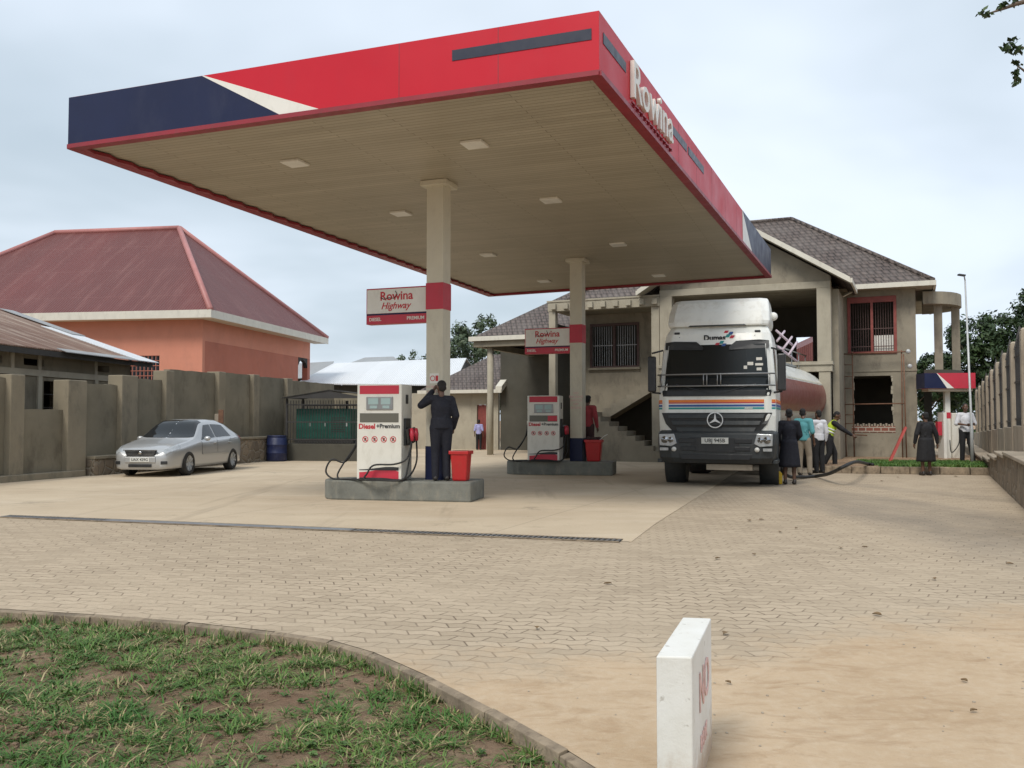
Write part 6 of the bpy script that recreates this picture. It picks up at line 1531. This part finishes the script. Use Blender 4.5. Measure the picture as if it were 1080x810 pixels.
# ================================================================== TREES
def tree(name, label, x, y, h, cr, leafm, seed, nclump=60, leaf=.12, per=110, cz=None, trunk=.16, flat=.8, zlow=.35, group=None, cols=0):
    rg = random.Random(seed); r = thing(name, label, 'tree', (x, y, 0), 0, group)
    tk_ = MB(); base = [(0, 0, -.15), (rg.uniform(-.1, .1), rg.uniform(-.1, .1), h * .2), (rg.uniform(-.2, .2), rg.uniform(-.2, .2), h * .45), (rg.uniform(-.3, .3), rg.uniform(-.3, .3), h * .8)]
    tk_.tube(base, [trunk, trunk * .8, trunk * .55, trunk * .2], 9); lf = MB()
    cl = []
    cc = Vector((0, 0, h * (zlow + 1) / 2)); rz_ = h * (1 - zlow) / 2
    for i in range(nclump):
        while True:
            v = Vector((rg.uniform(-1, 1), rg.uniform(-1, 1), rg.uniform(-1, 1)))
            if .35 < v.length < 1: break
        q = cc + Vector((v.x * cr * (1 + .25 * noise.noise(v * 2 + Vector((seed, 0, 0)))), v.y * cr, v.z * rz_)); cl.append(q)
        if i % 4 == 0: tk_.tube([Vector(base[2]) + Vector((0, 0, rg.uniform(-.1, .2) * h)), Vector(base[2]).lerp(q, .55) + Vector((0, 0, .1)), q], [trunk * .3, trunk * .15, trunk * .05], 5)
    for q in cl:
        cs = cr * rg.uniform(.16, .30)
        for k in range(int(per * rg.uniform(.6, 1.2))):
            d = Vector((rg.gauss(0, 1), rg.gauss(0, 1), rg.gauss(0, .75))).normalized() * cs * rg.uniform(.3, 1.05); p = q + d
            n = (d.normalized() + Vector((rg.gauss(0, .5), rg.gauss(0, .5), rg.gauss(0, .5) + .4))).normalized(); a = n.orthogonal().normalized(); a = (Matrix.Rotation(rg.uniform(0, 6.3), 3, n) @ a); c = n.cross(a); s_ = leaf * rg.uniform(.6, 1.3)
            kk = len(lf.v); lf.v += [p - a * s_, p + c * s_ * .4, p + a * s_, p - c * s_ * .4]; lf.f.append([kk, kk + 1, kk + 2, kk + 3]); lf.sm.append(False)
    tk_.build('trunk', 'bark', r)
    me = bpy.data.meshes.new('crown'); me.from_pydata([tuple(v) for v in lf.v], [], lf.f); o = bpy.data.objects.new('crown', me); COL.objects.link(o); me.materials.append(M[leafm]); o.parent = r
    return r
G_ = 'dark trees beyond the right fence'
tree('leafy_tree', 'tall dark tree with dense crown beyond the right fence, nearest the lamp post', 23.0, 44, 6.6, 2.0, 'leaf', 1, 75, .12, 210, group=G_)
tree('leafy_tree', 'dark tree rising highest at the right edge beyond the fence', 24.4, 41, 7.6, 2.1, 'leaf', 2, 85, .12, 210, group=G_)
tree('leafy_tree', 'low dark tree seen just left of the lamp post', 21.4, 46, 4.9, 1.5, 'leaf', 3, 45, .12, 170, group=G_)
tree('leafy_tree', 'grey green tree standing between the nearer column and the villa roof', -2.6, 66, 8.8, 3.2, 'leaf_grey', 4, 80, .17, 140, zlow=.25)
tree('leafy_tree', 'grey green tree behind the carport roof of the villa', .4, 68, 7.6, 2.8, 'leaf_grey', 5, 60, .17, 130, zlow=.2)
tree('leafy_tree', 'bright green tree seen under the small red canopy', 23.2, 48, 3.9, 1.7, 'leaf_light', 6, 34, .12, 110, zlow=.15)
tree('leafy_tree', 'small green tree behind the pump of the small red canopy', 25.6, 50.5, 3.6, 1.6, 'leaf_light', 7, 30, .12, 100, zlow=.15)
tree('leafy_tree', 'far pale treetop above the white roofed shed', -9.5, 82, 8.0, 2.2, 'leaf_grey', 8, 14, .2, 30, zlow=.6)
# overhanging near tree whose trunk stands outside the frame
rg = random.Random(21); nt = thing('overhanging_tree', 'near tree reaching a thin leafy branch into the top right corner', 'tree', (7.6, 8.6, 0))
tk_ = MB(); tk_.tube([(0, 0, -.1), (.1, .1, 1.8), (0, 0, 3.6), (-.3, -.1, 5.4), (-.4, 0, 6.6)], [.2, .17, .14, .09, .04], 10)
lf = MB(); o_ = Vector((7.6, 8.6, 0))
def twig(pts, r0, clumps):
    tk_.tube(pts, [r0 * (1 - .85 * i / (len(pts) - 1)) for i in range(len(pts))], 6)
    for c, s_, n in clumps:
        for k in range(n):
            p = Vector(c) + Vector((rg.gauss(0, s_), rg.gauss(0, s_), rg.gauss(0, s_ * .7))); nn = Vector((rg.gauss(0, 1), rg.gauss(0, 1), rg.gauss(0, 1))).normalized(); a = nn.orthogonal().normalized(); c_ = nn.cross(a); l_ = .038 * rg.uniform(.7, 1.2)
            kk = len(lf.v); lf.v += [p - a * l_, p + c_ * l_ * .45, p + a * l_, p - c_ * l_ * .45]; lf.f.append([kk, kk + 1, kk + 2, kk + 3]); lf.sm.append(False)
q = lambda x, y: at(x, y, 8.3) - o_
twig([(-.25, -.1, 5.2), q(1095, -2), q(1072, 4), q(1056, 10), q(1040, 15)], .035, [(q(1039, 15), .028, 26), (q(1059, 6), .018, 14), (q(1054, 9), .012, 7), (q(1071, 1), .02, 12)])
twig([(-.2, -.1, 4.6), q(1120, 40), q(1090, 52), q(1075, 50), q(1066, 48)], .03, [(q(1064, 49), .03, 34), (q(1073, 53), .03, 30), (q(1070, 42), .018, 8)])
twig([q(1110, 88), q(1082, 76), q(1074, 70), q(1071, 78), q(1071, 87)], .015, [(q(1072, 67), .018, 12), (q(1071, 77), .02, 18), (q(1073, 82), .016, 10), (q(1071, 89), .012, 7)])
tk_.tube([q(1120, 40), q(1110, 88)], .012, 5)
for i in range(70):
    c = Vector((rg.uniform(-1.0, 1.9), rg.uniform(-1.5, 1.6), rg.uniform(4.4, 7.2)))
    w_ = c + o_
    if w_.x / w_.y < .60: continue
    twig([(-.2, 0, 5.0), c * .6 + Vector((0, 0, 2.1)), c], .02, [(c, .22, 110)])
tk_.build('trunk', 'bark', nt)
me = bpy.data.meshes.new('crown'); me.from_pydata([tuple(v) for v in lf.v], [], lf.f); o = bpy.data.objects.new('crown', me); COL.objects.link(o); me.materials.append(M['leaf']); o.parent = nt

# ================================================================== SKY AND LIGHT
W = bpy.data.worlds.new('World'); scene.world = W; W.use_nodes = True
t = W.node_tree; bg_ = t.nodes['Background']
SUN_EL, SUN_AZ = R(50), R(-150)    # azimuth measured clockwise from +Y
sky = t.nodes.new('ShaderNodeTexSky'); sky.sky_type = 'NISHITA'; sky.sun_disc = False; sky.sun_elevation = SUN_EL; sky.sun_rotation = SUN_AZ; sky.dust_density = 3; sky.air_density = 1.2
tc = t.nodes.new('ShaderNodeTexCoord')
def N(typ, **kw):
    n = t.nodes.new(typ)
    for k, v in kw.items(): setattr(n, k, v)
    return n
sp = N('ShaderNodeSeparateXYZ'); t.links.new(tc.outputs['Generated'], sp.inputs[0])
def mth(op, a, b=0.0, clamp=False):
    n = N('ShaderNodeMath', operation=op, use_clamp=clamp)
    for i, v in enumerate((a, b)):
        if isinstance(v, bpy.types.NodeSocket): t.links.new(v, n.inputs[i])
        else: n.inputs[i].default_value = v
    return n.outputs[0]
zz = mth('ADD', mth('MAXIMUM', sp.outputs[2], 0.0), .18)
cv = N('ShaderNodeCombineXYZ'); t.links.new(mth('DIVIDE', sp.outputs[0], zz), cv.inputs[0]); t.links.new(mth('DIVIDE', sp.outputs[1], zz), cv.inputs[1])
def nz(scale, det, loc):
    m = N('ShaderNodeMapping'); m.inputs['Location'].default_value = loc; t.links.new(cv.outputs[0], m.inputs[0])
    n = N('ShaderNodeTexNoise'); n.inputs['Scale'].default_value = scale; n.inputs['Detail'].default_value = det; n.inputs['Roughness'].default_value = .52; n.inputs['Distortion'].default_value = .3
    t.links.new(m.outputs[0], n.inputs['Vector']); return n.outputs['Fac']
def rng_(v, a, b, c, d):
    n = N('ShaderNodeMapRange', interpolation_type='SMOOTHSTEP'); t.links.new(v, n.inputs[0])
    for i, x in enumerate((a, b, c, d)): n.inputs[i + 1].default_value = x
    return n.outputs[0]
def mixc(f, a, b):
    n = N('ShaderNodeMix', data_type='RGBA')
    for i, v in ((0, f), (6, a), (7, b)):
        if isinstance(v, bpy.types.NodeSocket): t.links.new(v, n.inputs[i])
        else: n.inputs[i].default_value = v
    return n.outputs[2]
K_ = 1 / .10
cl_bright = (.62 * K_ * .9, .685 * K_ * .9, .77 * K_ * .9, 1); cl_dark = (.35 * K_ * .9, .42 * K_ * .9, .475 * K_ * .9, 1)
# thicker grey cloud in the left half of the view, thin bright veil to the right
left = rng_(mth('DIVIDE', sp.outputs[0], mth('MAXIMUM', sp.outputs[1], .05)), -.75, .25, 1, 0)
f1 = rng_(mth('ADD', nz(.7, 4, (2.3, 1.1, 0)), mth('MULTIPLY', left, .22)), .36, .86, 0, 1)
cloud = mixc(f1, cl_bright, cl_dark)
cov = rng_(nz(.6, 5, (7.7, 4.2, 0)), .25, .6, .86, .96)
col = mixc(cov, sky.outputs[0], cloud)
t.links.new(col, bg_.inputs[0]); bg_.inputs[1].default_value = .10
sl = bpy.data.lights.new('sun', 'SUN'); sl.energy = 1.5; sl.angle = R(20); sl.color = (1, .95, .87)
so2 = bpy.data.objects.new('sun', sl); COL.objects.link(so2)
sd = Vector((sin(SUN_AZ) * cos(SUN_EL), cos(SUN_AZ) * cos(SUN_EL), sin(SUN_EL))); so2.rotation_euler = sd.to_track_quat('Z', 'Y').to_euler()
vs_ = scene.view_settings; vs_.view_transform = 'Standard'; vs_.look = 'None'; vs_.gamma = 1; vs_.use_curve_mapping = False; vs_.exposure = 0.74
scene.render.engine = 'CYCLES'
